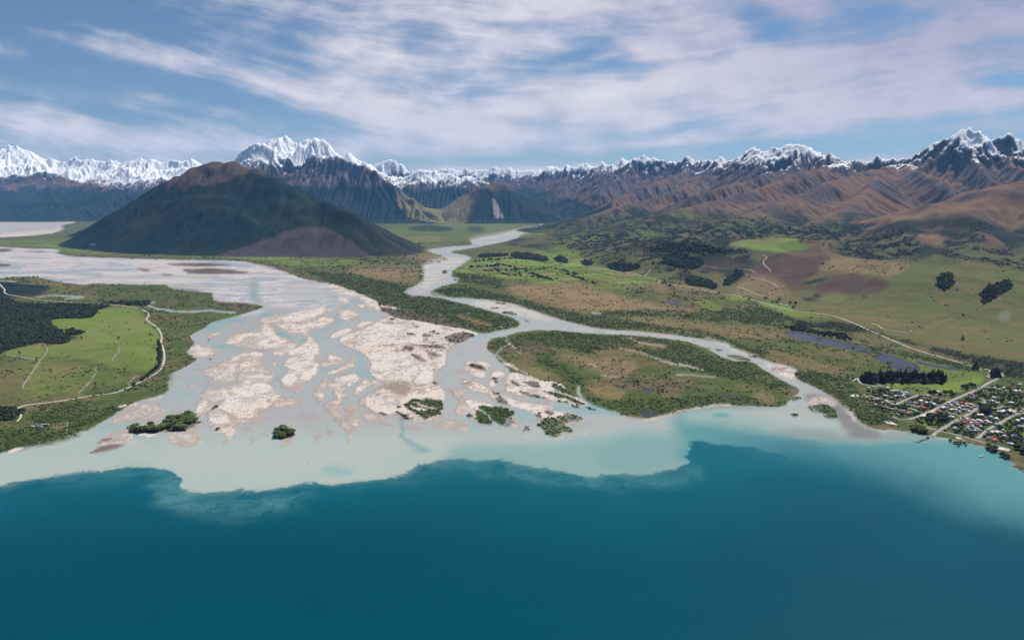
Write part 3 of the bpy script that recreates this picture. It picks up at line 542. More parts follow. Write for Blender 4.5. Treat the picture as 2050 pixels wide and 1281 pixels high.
P('WS', [(375,855),(400,790),(585,738),(560,795),(430,832)], [(90,1052),(160,960),(230,918),(330,930),(500,968),(610,1010),(520,1042),(460,1062),(310,1115),(260,1110)], [(635,885),(700,800),(880,760),(1010,748),(1130,650),(1200,638),(1310,678),(1380,760),(1570,850),(1500,905),(1480,935),(1300,992),(1160,992),(1000,972),(860,952),(780,932),(700,932)], [(1125,592),(1230,520),(1420,488),(1600,468),(1850,445),(1850,765),(1760,772),(1640,752),(1480,712),(1420,682),(1400,662),(1330,640),(1180,652),(1150,622)], [(1310,1010),(1440,990),(1540,1020),(1800,900),(1850,880),(1850,1300),(1560,1300),(1480,1180),(1560,1100),(1540,1060),(1340,1090)], [(430,1290),(600,1180),(800,1080),(870,1040),(900,1008),(1160,1018),(1235,1060),(1150,1100),(1090,1120),(1180,1240),(1260,1290)], [(1255,1202),(1425,1178),(1400,1232)])
P('SH', [(480,872),(645,838),(560,885)], [(880,620),(960,598),(1012,640),(900,702),(700,745),(675,722),(760,690)], [(870,565),(1100,518),(1165,560),(1000,602)], soft=1, a=.8)
P('GR', [(180,1050),(330,1018),(425,1030),(400,1072),(300,1103),(200,1080)], [(200,970),(300,948),(305,990),(230,1000)], [(1200,640),(1310,680),(1365,755),(1565,858),(1480,902),(1300,862),(1240,800),(1150,700)], [(640,888),(800,830),(1015,750),(900,855),(760,930)], [(1080,930),(1200,860),(1310,862),(1200,932)], [(1165,982),(1300,910),(1455,888),(1380,962)], [(850,940),(1000,950),(1060,895),(1000,965)], [(860,1200),(950,1138),(1012,1160),(1000,1290),(860,1290)], [(720,1150),(820,1100),(842,1150)], [(1460,962),(1560,920),(1655,918),(1640,962),(1560,1002),(1440,1002)], [(1310,1010),(1440,990),(1530,1020),(1400,1080)], [(1560,1040),(1850,900),(1850,1250),(1620,1250),(1500,1180),(1600,1100)], [(450,780),(580,745),(500,800)], [(640,1270),(780,1230),(800,1290)], [(1125,590),(1160,565),(1225,575),(1200,600)])
P('TQ', [(1335,722),(1380,708),(1610,800),(1560,832),(1420,792)], [(1690,880),(1800,830),(1830,860),(1700,920)], soft=1, a=.85)
P('TQ', [(1000,640),(1100,630),(1060,690),(960,710)], [(1400,1200),(1470,1190),(1500,1281),(1420,1281)], soft=3, a=.5)
tile(560, 560)
P('GR', [(680,90),(720,58),(830,88),(1000,150),(1135,198),(1330,288),(1412,360),(1445,442),(1340,422),(1220,342),(1130,240),(1080,242),(850,202),(760,142)], [(825,262),(930,242),(985,270),(992,322),(930,332),(825,310)], [(1075,360),(1130,342),(1240,388),(1265,412),(1150,402)], [(830,520),(960,403),(1060,450),(1155,512),(1040,532),(990,562),(920,582),(860,542)], [(1085,662),(1130,610),(1250,578),(1335,600),(1200,652),(1100,702)], [(715,782),(850,718),(1020,678),(1045,700),(1000,752),(860,802),(740,842)], [(720,400),(770,398),(835,420),(760,442)], [(800,350),(880,348),(862,392),(800,380)], [(585,1225),(700,1130),(670,1030),(720,1060),(780,1058),(850,1108),(892,1170),(820,1202),(640,1248)], [(-10,560),(150,500),(320,440),(560,410),(610,348),(645,348),(672,462),(540,512),(420,562),(200,612),(100,672),(30,692),(-10,650)], [(45,722),(130,690),(280,640),(400,600),(560,560),(640,508),(700,540),(760,560),(825,612),(700,632),(560,692),(500,690),(420,690),(400,730),(400,780),(545,912),(565,980),(560,1060),(480,1120),(465,1290),(110,1290),(50,1180),(150,1150),(200,1120),(120,1050),(150,1030),(280,960),(400,870),(390,830),(340,792),(330,762),(140,752)], [(15,962),(120,908),(222,898),(242,950),(140,1002),(60,992)])
P('WS', [(980,1100),(1050,1078),(1105,1130),(1062,1200),(1065,1232),(915,1275),(940,1222),(1020,1190)], [(830,850),(900,850),(912,922),(870,925)], [(730,480),(880,430),(860,500),(800,520)], [(420,560),(560,540),(600,600),(500,680),(440,620)], [(180,1120),(380,1050),(420,1150),(250,1180)], [(680,540),(760,560),(820,610),(730,600)], soft=1, a=.55)
P('GR', [(930,1265),(1000,1210),(1062,1222),(960,1275)], [(850,845),(950,825),(1150,720),(1000,820),(880,870)])
P('SH', [(525,792),(560,768),(690,800),(640,832)], [(640,460),(720,500),(700,520),(650,500)], [(1130,840),(900,880),(920,960),(1100,900)], [(430,730),(540,720),(500,800),(440,780)], soft=2, a=.7)
P('TQ', [(270,892),(300,850),(392,828),(402,862),(290,912)], [(-5,750),(100,778),(205,830),(120,842),(-5,785)], [(740,480),(820,560),(880,620),(800,660),(760,560)], soft=1, a=.7)
P('TQ', [(430,760),(560,700),(700,680),(960,600),(900,660),(700,720),(520,780),(560,880),(640,960),(900,980),(1180,1060),(1260,1180),(1240,1281),(1120,1281),(1100,1120),(900,1020),(640,980),(480,850)], soft=5, a=.45)
# mud and bars at the mouth of the right arm
tile(1550, 480, 2.668)
P('MU', [(130,830),(240,820),(350,860),(400,930),(480,1000),(560,1040),(450,1055),(380,1035),(340,950),(250,900)], soft=4, a=.8)
P('MU', [(0,1010),(200,1010),(400,1030),(700,1020),(780,1040),(560,1070),(300,1060),(100,1040)], soft=6, a=.5)
P('GR', [(0,660),(60,670),(122,712),(105,742),(60,745),(0,695)], soft=1, a=.9)
P('GR', [(170,860),(240,835),(300,850),(345,880),(300,892),(200,895)], soft=2, a=.7)
P('GR', [(370,880),(420,900),(440,960),(430,985),(400,930)], soft=2, a=.5)
P('SC', [(178,892),(200,880),(300,878),(355,952),(290,962),(270,940),(200,920)], [(80,935),(110,927),(137,940),(110,949)], a=.9)
line('RV', [(198,885),(215,910),(240,930),(290,938)], 2.5, 0, .9)
line('WS', [(470,980),(500,1010),(540,1020),(640,1020)], 1.5, 0, .9)
line('GR', [(830,1052),(890,1066),(980,1072),(1020,1068)], 2, 0, .8)
# town flats
paint('PD', [(430,790),(560,780),(800,830),(960,850),(1180,720),(1600,740),(1600,1150),(1230,1170),(1080,1080),(880,1060),(640,1010),(600,900),(480,860)], 3, .7)
TILE = (1650, 700, 5.125)
P('PG', [(930,730),(1060,720),(1280,770),(1180,840),(1020,810)], [(1650,570),(1740,580),(1810,600),(1780,615),(1660,600)], [(1390,515),(1480,520),(1500,545),(1400,545)], [(1640,480),(1890,520),(1900,545),(1700,520)], [(650,640),(720,620),(800,650),(720,670)], [(860,600),(980,600),(960,620),(880,640)], [(1820,740),(1950,760),(2050,800),(2060,900),(1940,880)], [(400,540),(520,480),(600,500),(480,520)], soft=1, a=.8)
P('GRASSD', [(1200,870),(1370,895),(1380,920),(1190,910)], [(1540,450),(1880,500),(1900,520),(1700,500)], soft=1, a=.8)
TILE = (0, 0, 1.0)
# hill ground: terrace field, burnt slopes, gullies of bush
paint('AUTO', [(1270,300),(1270,452),(1250,500),(1300,552),(1380,575),(1450,585),(1500,596),(1560,606),(1640,630),(1700,648),(1760,668),(1850,690),(1950,712),(2100,735),(2400,745),(2400,300)], 2)
paint('AUTO', [(1095,300),(1100,447),(1150,452),(1220,470),(1290,500),(1260,452),(1290,300)], 2)
paint('SM', [(1110,450),(1160,440),(1250,425),(1350,420),(1440,432),(1520,440),(1590,450),(1650,455),(1730,448),(1730,470),(1640,490),(1600,476),(1500,474),(1440,480),(1350,490),(1290,500),(1240,520),(1180,520),(1150,500),(1090,480)], 5, .85)
paint('PD', [(1190,520),(1250,497),(1290,498),(1240,520)], 3, .8)
paint('PG', [(1330,430),(1370,425),(1400,433),(1350,438)], 3, .4)
paint('PG', [(1260,470),(1310,462),(1330,472),(1290,482)], 3, .5)
paint('OLV', [(1130,440),(1200,405),(1240,402),(1230,420),(1160,442)], 4, .5)
paint('SM', [(1640,490),(1740,470),(1830,462),(1845,503),(1811,524),(1745,520),(1690,508)], 3, .9)
paint('SM', [(1870,512),(1900,490),(1950,482),(2000,505),(2060,490),(2400,500),(2400,600),(2060,560),(2000,540),(1950,520)], 3, .9)
paint('SM', [(1900,470),(1960,450),(1990,460),(1940,480)], 5, .6)
paint('PG', [(1448,488),(1500,479),(1592,474),(1604,488),(1632,498),(1560,505),(1500,499)], 1, 1)
paint('TAN', [(1500,481),(1575,476),(1545,485),(1510,488)], 1, .6)
paint('OLV', [(1560,620),(1640,600),(1700,560),(1760,530),(1850,516),(1960,520),(2060,545),(2400,590),(2400,740),(2050,705),(1900,690),(1760,660),(1680,640)], 4, .95)
paint('BU', [(1500,540),(1540,510),(1600,507),(1668,511),(1640,540),(1605,566),(1640,580),(1560,580),(1500,565)], 3, .9)
paint('BU', [(1625,585),(1662,548),(1745,551),(1790,566),(1752,592),(1660,590)], 3, .85)
paint('TAN', [(1628,540),(1678,510),(1745,521),(1812,525),(1824,536),(1790,555),(1737,548),(1662,545)], 3, .7)
paint('PG', [(1640,585),(1700,588),(1700,605),(1640,600)], 4, .4)
paint('FO', [(1879,548),(1908,545),(1912,575),(1880,585),(1872,565)], 2, .75)
paint('FO', [(1962,578),(2000,565),(2026,562),(2030,572),(1990,600),(1965,612)], 1, .85)
paint('ROCKD', [(2000,625),(2020,620),(2025,640),(2005,645)], 2, .5)
for p in ([(1700,660),(1820,660),(1920,625),(1935,630),(1850,672)], [(1920,630),(1990,645),(2060,668)], [(1780,530),(1740,570),(1700,600)], [(1990,545),(2040,565),(2080,580)]):
    line('FO', p, 3, 2, .4)
tile(1200, 480, 6.83)
paint('SM', [(560,180),(700,80),(1100,0),(1500,60),(1800,130),(2050,140),(2050,170),(1900,300),(1700,200),(1450,230),(1300,420),(1000,360),(820,330),(560,340),(120,330)], 2, .9)
paint('FO', [(600,100),(1100,0),(1500,60),(1700,130),(2050,142),(2000,170),(1450,230),(1200,180),(900,180),(700,200)], 4, .6)
paint('FO', [(120,330),(200,310),(400,340),(560,340),(570,380),(370,450),(200,420),(110,390)], 0)
paint('FO', [(830,330),(880,230),(1000,190),(1250,220),(1420,300),(1420,350),(1290,420),(1090,390),(1000,360)], 1)
paint('FO', [(1180,520),(1280,480),(1600,600),(1610,690),(1400,650),(1200,620)], 0)
paint('FO', [(1700,600),(1850,420),(1960,420),(1960,470),(1800,600),(1700,640)], 0)
paint('PD', [(640,330),(800,340),(960,350),(820,490),(620,520),(420,450),(560,380)], 2, .8)
paint('BU', [(1430,330),(1900,280),(2050,420),(2050,460),(1800,400),(1600,410),(1400,440)], 5, .5)
paint('SM', [(840,450),(1000,370),(1240,440),(1280,480),(1180,560),(900,540)], 3, .7)
TILE = (0, 0, 1.0)
paint('TAN', [(1455,588),(1500,540),(1560,560),(1590,580),(1560,600),(1500,595)], 4, .6)
print('cover', time.time() - T0)
DELTA = np.zeros((RH, RW), f32)
_r = fill([(400,660),(520,625),(700,590),(790,640),(900,700),(960,720),(1030,760),(1150,820),(1180,870),(800,900),(500,890),(380,870),(350,790),(390,740)]); DELTA[_r[1], _r[2]] = _r[0]; DELTA = sblur(DELTA, 12)
# shallow margins round the bars
TILE = (0, 0, 1.0)
bar = W[CI['GR']] + W[CI['WS']] + .5 * W[CI['DB']]
halo = np.clip(sblur(bar, 2) * 1.2 + sblur(bar, 5) * .8, 0, 1) * W[CI['RV']]
gy__ = (np.arange(RH) + RY0)[:, None]; halo = halo * sstep(600, 640, gy__) * .75
W[CI['RV']] -= halo; W[CI['SH']] += halo
EXTRA = {'DELTA': DELTA, 'gGR': sblur(W[CI['GR']], 2), 'gWS': sblur(W[CI['WS']], 2), 'gSH': sblur(W[CI['SH']], 3), 'gLK': sblur(LK0, 6), 'GLOW': GLOW}
def samp(px, py, layers):
    fx = np.clip(px - RX0, 0, RW - 1.001); fy = np.clip(py - RY0, 0, RH - 1.001)
    ix = fx.astype(np.int32); iy = fy.astype(np.int32); ux = (fx - ix).astype(f32); uy = (fy - iy).astype(f32)
    out = {}
    for c in layers:
        A = EXTRA[c] if c in EXTRA else W[CI[c]]
        out[c] = (A[iy, ix] * (1 - ux) + A[iy, ix + 1] * ux) * (1 - uy) + (A[iy + 1, ix] * (1 - ux) + A[iy + 1, ix + 1] * ux) * uy
    return out
# ---------------------------------------------------------------- cover and colour of every point of the land sheet
n1 = fbm(VX, VY, 46, 3, 101); n2 = fbm(VX, VY, 46, 3, 202)
n1b = fbm(VX, VY, 150, 2, 103); n2b = fbm(VX, VY, 150, 2, 204)
dxw = (n1 * 0.8 + n1b * 0.6) * 0.0022 * VY
dyw = (n2 * 0.8 + n2b * 0.6) * 0.0016 * VY * (VY / 600.0) * 0.55
dyw = np.clip(dyw, -60, 60)
near = sstep(4200, 3200, VY)
dyw = dyw + near * 5 * fbm(VX, VY, 16, 3, 205); dxw = dxw + near * 5 * fbm(VX, VY, 16, 3, 206)
deep = sstep(1950, 1650, VY)                      # the silt front billows in larger curls
q1 = fbm(VX, VY, 150, 4, 207); q2 = fbm(VX + 60 * q1, VY + 60 * q1, 110, 5, 208)
dxw = dxw + deep * 26 * q1; dyw = dyw + deep * 26 * q2
med = fbm(VX, VY, 90, 4, 302); big = fbm(VX, VY, 420, 4, 303)
# direction of flow on the fan: lines run out from the head of the delta
ax0, ay0 = flat(720, 560)
rr = np.hypot(VX - ax0, VY - ay0); th = np.arctan2(VX - ax0, -(VY - ay0))
thn = th + 0.10 * med + 0.06 * big
strk = gnoise(thn * 46, rr / 260.0, 7) * .5 + gnoise(thn * 110, rr / 150.0, 8) * .35 + gnoise(thn * 230, rr / 90.0, 9) * .3
PX0_, PY0_ = proj(VX, VY, 0 * VZ)
dl = samp(PX0_, PY0_, ['DELTA'])['DELTA']
fx_ = (VX - ax0) / rr; fy_ = (VY - ay0) / rr
fw = dl * (30 * strk + 5 * gnoise(thn * 420, rr / 60.0, 12))
dxw = dxw + fw * fx_; dyw = dyw + fw * fy_
PXw, PYw = proj(VX + dxw, VY + dyw, VZ)
S = samp(PXw, PYw, CL)
PX, PY = proj(VX, VY, VZ)
G_ = samp(PXw, PYw, ['gGR', 'gWS', 'gSH', 'gLK', 'GLOW'])
across = fbm(VX, VY, 34, 4, 611); broad = fbm(VX, VY, 130, 3, 612)
Nz = .55 * strk + .55 * across + .35 * broad + .25 * gnoise(thn * 320, rr / 70.0, 613)
Nz = .5 * strk + .45 * fbm(VX, VY, 75, 3, 614) + .3 * broad + .14 * gnoise(thn * 320, rr / 90.0, 613)
ev = 1.03 * G_['gGR'] + .70 * G_['gWS'] + .34 * G_['gSH'] + .115 + .58 * Nz
wt_ = ('GR', 'WS', 'SH', 'RV', 'TQ'); totd = sum(S[c] for c in wt_)
a_gr = sstep(.82, .90, ev); a_ws = sstep(.43, .49, ev); a_sh = sstep(.19, .36, ev)
new_ = {'GR': a_gr, 'WS': a_ws * (1 - a_gr), 'SH': a_sh * (1 - a_ws), 'RV': (1 - a_sh) * (1 - .8 * np.clip(S['TQ'], 0, 1)), 'TQ': (1 - a_sh) * .8 * np.clip(S['TQ'], 0, 1)}
kd = np.clip(dl * 1.3, 0, 1)
glw = G_['GLOW']
# wisps where the silt meets the deep water
wsp = fbm(VX + 90 * q1, VY + 70 * q2, 70, 5, 621, .6) + .5 * fbm(VX * .4 + 120 * q2, VY, 45, 4, 622)
lksh = sstep(.33, .67, G_['gLK'] + .42 * wsp * (4 * G_['gLK'] * (1 - G_['gLK'])))
pool = S['LK'] + S['PT'] + S['PL']; lkn = np.minimum(.68 * lksh + .32 * G_['gLK'] ** 1.5, 1) * pool
gl = sstep(1380, 1300, PX) * deep
lk_o = S['LK'].copy(); S['LK'] = lerp(lk_o, lkn, gl); rem_ = np.clip(pool - S['LK'], 0, 1); ptw = S['PT'] / np.maximum(S['PT'] + S['PL'], 1e-4)
ptw = np.clip(np.where(S['PT'] + S['PL'] < .02, .35, ptw), 0, 1)
S['PT'] = lerp(S['PT'], rem_ * ptw, gl); S['PL'] = lerp(S['PL'], rem_ * (1 - ptw), gl)
gwk = np.clip(glw * (1 + 1.3 * wsp), 0, 1) * S['LK']; S['LK'] = S['LK'] - gwk * .6; S['PT'] = S['PT'] + gwk * .6

for c in wt_: S[c] = S[c] * (1 - kd) + new_[c] * totd * kd
elev = VZ
auto = sstep(4, 14, elev) * np.clip(sstep(12500, 13500, VY) + sstep(1140, 1050, PX + 25 * n1b), 0, 1)
auto = np.clip(auto, 0, 1)
for c in CL: S[c] = S[c] * (1 - auto)
S['AUTO'] = S['AUTO'] + auto
# far flats that no outline reaches
rest = 1 - sum(S[c] for c in CL); S['PD'] = S['PD'] + np.clip(rest, 0, 1)
water = S['RV'] + S['TQ'] + S['LK'] + S['PL'] + S['PT'] + S['PO']
raised = sstep(3, 10, elev)
for c in ('RV', 'TQ', 'LK', 'PL', 'PT', 'PO', 'SH', 'PLAIN'):
    k = S[c] * raised; S[c] = S[c] - k; S['AUTO'] = S['AUTO'] + k

def C(*c): return np.array(c, f32)
def mix(a, b, t): return a + (b - a) * t[..., None]
PAL = {'PG': C(.135,.190,.040), 'PD': C(.078,.098,.032), 'TAN': C(.245,.165,.088), 'SC': C(.050,.078,.022), 'FO': C(.020,.028,.018),
       'GR': C(.565,.51,.445), 'WS': C(.335,.285,.245), 'SH': C(.30,.27,.27), 'RV': C(.315,.335,.31), 'TQ': C(.13,.30,.31), 'LK': C(.0002,.054,.082),
       'PL': C(.32,.375,.33), 'PT': C(.085,.235,.232), 'PO': C(.026,.033,.046), 'DB': C(.088,.066,.046), 'BU': C(.088,.048,.045), 'MU': C(.13,.12,.115),
       'OLV': C(.108,.112,.042), 'GRASSD': C(.055,.085,.028), 'ROCKD': C(.2,.19,.19)}
fine = fbm(VX, VY, 14, 3, 301); huge = fbm(VX, VY, 1900, 4, 304)
hstrk = fbm(VX / 3.2 + 40 * med, VY + 190 * big + 60 * med + 0.12 * VX, lerp(120.0, 260.0, sstep(4200, 5600, VY)), 5, 11, .6)
up = sstep(3400, 4300, VY)
stk = lerp(strk, hstrk * 1.6, up)
Cc = {}
g = PAL['GR'] * (1 + 0.10 * fine + 0.13 * stk + 0.08 * med)[..., None]
g = mix(g, np.broadcast_to(PAL['WS'] * 1.02, g.shape), 0.85 * sstep(-0.04, 0.30, stk * 1.1 + med * .6 + .4 * fbm(VX, VY, 30, 3, 93)))
g = mix(g, g * C(1.02,.93,.88), 0.6 * sstep(-.1, .5, big))
stip = sstep(.30, .55, fbm(VX, VY, 16, 2, 88) + .5 * med + .35 * big - .25)
g = mix(g, np.broadcast_to(PAL['DB'] * 1.5, g.shape), stip * .55 * sstep(0.0, .35, big + .3 * med))
prt = sstep(-900, -300, VX) * sstep(3900, 3500, VY) * sstep(1900, 2300, VY)
g = mix(g, np.broadcast_to(PAL['DB'] * 1.3, g.shape), prt * .8 * sstep(.22, .5, stk * .7 + .6 * med + .3 * big - .05))
g = mix(g, np.broadcast_to(PAL['SH'] * 1.05, g.shape), .55 * sstep(.42, .62, -stk * .9 + .25 * med))
Cc['GR'] = g
w_ = PAL['WS'] * (1 + 0.10 * fine + 0.16 * stk)[..., None]
w_ = mix(w_, np.broadcast_to(PAL['GR'] * .92, g.shape), .75 * sstep(.12, .5, -stk + .35 * med + .1))
w_ = mix(w_, w_ * C(1.0,.90,.86), sstep(-.2, .5, big))
Cc['WS'] = w_
s_ = PAL['SH'] * (1 + .08 * med + 0.10 * stk)[..., None]
Cc['SH'] = mix(s_, np.broadcast_to(PAL['RV'], g.shape), .6 * sstep(-.1, .5, stk))
rv = PAL['RV'] * (1 + .035 * med + .04 * stk)[..., None]
rv = mix(rv, np.broadcast_to(C(.33,.31,.305), g.shape), .8 * sstep(.0, .45, big * .8 + stk * .6 + .4 * med))
rv = mix(rv, np.broadcast_to(PAL['TQ'], g.shape), .5 * sstep(.15, .6, -big + .3 * stk))
Cc['RV'] = rv
# braid plain: shallow threads between pale banks
v = 2.6 * hstrk + .5 * fbm(VX / 3.0, VY, 260, 3, 12)
pl = mix(np.broadcast_to(PAL['GR'] * C(.80,.80,.86), g.shape) * (1 + .10 * fine + .1 * med)[..., None], np.broadcast_to(PAL['WS'] * 1.05, g.shape), sstep(-.1, .5, v) * .8)
pl = mix(pl, np.broadcast_to(C(.36,.335,.355), g.shape), sstep(.18, .42, v + .35 * sstep(5200, 3600, VY)))
pl = mix(pl, np.broadcast_to(C(.25,.29,.33), g.shape), .85 * sstep(.42, .6, v + .3 * sstep(4800, 3600, VY)))
Cc['PLAIN'] = pl
def veg(base, alt, t, amp=.18): return mix(base * (1 + amp * fine + amp * med)[..., None], np.broadcast_to(alt, g.shape) * (1 + amp * fine)[..., None], t)
ra = .42; cu = (VX * math.cos(ra) + VY * math.sin(ra) + 25 * big) / 300.0; cvv = (-VX * math.sin(ra) + VY * math.cos(ra) + 25 * med) / 190.0
hsh = (_h(np.floor(cu).astype(np.int64), np.floor(cvv).astype(np.int64), 5) & np.uint32(1023)).astype(f32) / 1023.0
edge_ = np.minimum(np.minimum(cu % 1, 1 - cu % 1) * 300, np.minimum(cvv % 1, 1 - cvv % 1) * 190)
Cc['PG'] = veg(PAL['PG'], C(.165,.185,.055), sstep(-.2, .5, big + .4 * med), .09)
farf = sstep(4300, 4900, VY)
pgf = PAL['PG'] * (.62 + .75 * hsh)[..., None]
pgf = mix(pgf, np.broadcast_to(C(.20,.16,.08), g.shape), ((hsh * 7) % 1 > .82).astype(f32) * .8)
pgf = mix(pgf, np.broadcast_to(C(.030,.045,.020), g.shape), .8 * sstep(16, 8, edge_ + 6 * fine) * ((hsh * 13) % 1 > .3))
Cc['PG'] = mix(Cc['PG'], pgf, farf * (elev < 40))
pd = veg(PAL['PD'], C(.135,.108,.052), sstep(-.12, .35, big * .8 + .7 * med), .24)
pd = mix(pd, np.broadcast_to(C(.055,.085,.028), g.shape), .6 * sstep(.05, .5, huge * .7 - .5 * med))
mot = fbm(VX, VY, 38, 3, 92)
pd = mix(pd, np.broadcast_to(C(.040,.056,.022), g.shape), .55 * sstep(.12, .45, mot + .35 * big))
Cc['PD'] = pd
Cc['GRASSD'] = veg(PAL['GRASSD'], C(.085,.085,.035), sstep(0, .6, big + .3 * med))
t_ = veg(PAL['TAN'], C(.16,.11,.062), sstep(-.1, .5, med + .6 * big), .14)
Cc['TAN'] = mix(t_, np.broadcast_to(C(.10,.105,.040), g.shape), .7 * sstep(.15, .6, fbm(VX, VY, 60, 3, 91) + .5 * big))
Cc['SC'] = veg(PAL['SC'], C(.095,.10,.035), sstep(.0, .5, med * .8 + .7 * big), .22)
Cc['FO'] = veg(PAL['FO'], C(.032,.040,.020), sstep(.0, .5, big), .25)
mp = fbm(VX, VY, 130, 4, 66) + .5 * fbm(VX, VY, 500, 3, 67)
sm = mix(np.broadcast_to(C(.092,.088,.042), g.shape) * (1 + .15 * fine + .25 * med)[..., None], np.broadcast_to(C(.019,.028,.020), g.shape), sstep(-.22, .06, mp))
Cc['SM'] = mix(sm, np.broadcast_to(C(.10,.145,.04), g.shape), .5 * sstep(.25, .55, -mp + .3 * big))
Cc['DB'] = veg(PAL['DB'], C(.13,.10,.075), sstep(.0, .5, fine + med), .2)
Cc['BU'] = veg(PAL['BU'], C(.085,.062,.050), sstep(-.1, .5, med + .5 * big), .15)
Cc['OLV'] = mix(veg(PAL['OLV'], C(.145,.118,.055), sstep(-.1, .4, fbm(VX + .6 * VY, VY * 2.2, 160, 4, 71) + .4 * big), .14), np.broadcast_to(C(.085,.115,.035), g.shape), .6 * sstep(0, .5, huge + .4 * med))
lane = fbm(VX * .35 + VY * .2, VY, 130, 4, 47)
lw = 1 + .04 * huge + .03 * big + .07 * lane + .06 * fbm(VX, VY, 9, 2, 48)  # ripple glints and wind lanes painted into the lake's base colour
Cc['LK'] = mix(PAL['LK'] * lw[..., None], np.broadcast_to(C(.0006,.096,.126), g.shape) * lw[..., None], sstep(1050, 1650, VY + 90 * big))
Cc['PL'] = mix(PAL['PL'] * (1 + .03 * big)[..., None], np.broadcast_to(C(.36,.385,.345), g.shape), .6 * sstep(-.2, .5, fbm(VX, VY * 1.8, 520, 4, 45)))
Cc['PT'] = PAL['PT'] * (1 + .05 * big)[..., None]
Cc['TQ'] = np.broadcast_to(PAL['TQ'], g.shape); Cc['PO'] = PAL['PO'] * (1 + .1 * big)[..., None]; Cc['MU'] = PAL['MU'] * (1 + .15 * stk)[..., None]
Cc['ROCKD'] = PAL['ROCKD'] * (1 + .4 * fine)[..., None]
# high ground
gzy, gzx = np.gradient(Z, GS)
slope = grid_sample(np.sqrt(gzx ** 2 + gzy ** 2).astype(f32), VX, VY)
ddx = np.gradient(VZ, axis=1) / np.maximum(np.gradient(VX, axis=1), 1); slf = np.clip(np.abs(ddx), 0, 2.5)
steep = np.clip(slope * .7 + slf * .5, 0, 2.5)
gy_f = np.gradient(VZ, axis=0) / np.maximum(np.gradient(VY, axis=0), 1)
slf2 = np.clip(np.sqrt(ddx ** 2 + gy_f ** 2), 0, 3)
conv = np.clip(FL, 0, 1.2) * sstep(.4, .85, VA)
isalf = ((VY > 6500) & (VY < 13200) & (VX < 0)).astype(f32)
right = sstep(-900, 2500, VX - (VY - 17000) * .16)                # the dry side of the valley
lowright = right
crn = fbm(VX, VY, 700, 4, 31); crs = fbm(VX, VY, 170, 4, 33)
tus = mix(np.broadcast_to(C(.185,.105,.066), g.shape), np.broadcast_to(C(.098,.070,.066), g.shape), sstep(-.25, .35, crn + .5 * huge))
tus = mix(tus, np.broadcast_to(C(.19,.15,.075), g.shape), .6 * sstep(650, 250, elev) * sstep(-.3, .3, crs))
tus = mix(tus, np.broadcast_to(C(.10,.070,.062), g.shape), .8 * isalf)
tus = tus * (1 + .16 * crs + .10 * fine)[..., None]
tus = mix(tus, np.broadcast_to(C(.085,.062,.062), g.shape), .65 * sstep(.45, .9, conv) )
rock = mix(np.broadcast_to(C(.070,.060,.066), g.shape), np.broadcast_to(C(.17,.150,.145), g.shape), sstep(-.3, .4, crs + .6 * fine)) * (1 + .2 * fine)[..., None]
tus = mix(tus, Cc['OLV'] * .9, sstep(6800, 5400, VY) * .9)
tus = mix(tus, np.broadcast_to(C(.075,.085,.040), g.shape), .75 * right * sstep(430, 200, elev + 130 * crn) * (VY > 8900))
hi = mix(tus, rock, np.clip(sstep(.75, 1.15, steep + .25 * crs) * .9 + .5 * sstep(1250, 1700, elev), 0, 1) * sstep(500, 900, elev))
forest = np.broadcast_to(C(.013,.026,.024), g.shape) * (1 + .26 * crs + .6 * fine + .22 * crn + .3 * med)[..., None]
forest = mix(forest, np.broadcast_to(C(.036,.038,.022), g.shape), .6 * sstep(-.1, .5, crn))
isalf = ((VY > 6500) & (VY < 13200) & (VX < 0)).astype(f32)
tree_z = lerp(lerp(980.0, 1060.0, isalf), lerp(330.0, 420.0, sstep(12000, 20000, VY)), right) + (170 - 60 * isalf) * crn + (60 + 60 * isalf) * crs - 230 * isalf * sstep(-3000, -3800, VX)
tree_z = tree_z + 650 * right * sstep(19500, 17500, VY) * 0
fmask = sstep(70, -70, elev - tree_z) * sstep(0, 10, elev) * lerp(1.0, sstep(-.15, .15, crn + .5 * crs + .25 + .6 * (conv - .4)), right)
# the small hill at the head of the valley: grassy on its left flank
mx, my, _mz = at_depth(985, 362, 19300.0)
midh = np.exp(-((VX - mx) / 2300.0) ** 2 - ((VY - my) / 1500.0) ** 2) > .25
cleft = sstep(-250, -600, VX - mx + 260 * crs - (1000 - elev) * -.25) * midh
ctop = sstep(780, 950, elev + 120 * crn) * midh
fmask = np.clip(np.where(midh, sstep(1000, 850, elev) , fmask) * (1 - np.clip(cleft + ctop, 0, 1)), 0, 1)
hi = mix(hi, np.broadcast_to(C(.20,.175,.075), g.shape) * (1 + .2 * crs)[..., None], .8 * cleft * sstep(900, 500, elev))
hc = mix(hi, forest, fmask)
# tan screes
def scree(px0, py0, Y0, rx, ry, lean=0):
    x0, y0, z0 = at_depth(px0, py0, Y0)
    return x0, z0
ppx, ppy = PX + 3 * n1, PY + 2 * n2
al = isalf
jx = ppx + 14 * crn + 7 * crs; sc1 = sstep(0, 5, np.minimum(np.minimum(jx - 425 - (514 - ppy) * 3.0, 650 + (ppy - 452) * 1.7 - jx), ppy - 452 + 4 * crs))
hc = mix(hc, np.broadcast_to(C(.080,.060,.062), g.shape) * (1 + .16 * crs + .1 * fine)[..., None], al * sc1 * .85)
m2 = (VY > 17500) & (VY < 19800)
d2 = np.abs(ppx - (988 + (ppy - 400) * .33)) - (3 + (ppy - 395) * .14)
hc = mix(hc, np.broadcast_to(C(.34,.28,.25), g.shape), m2 * sstep(1.5, -1.5, d2) * sstep(394, 400, ppy) * sstep(440, 432, ppy))
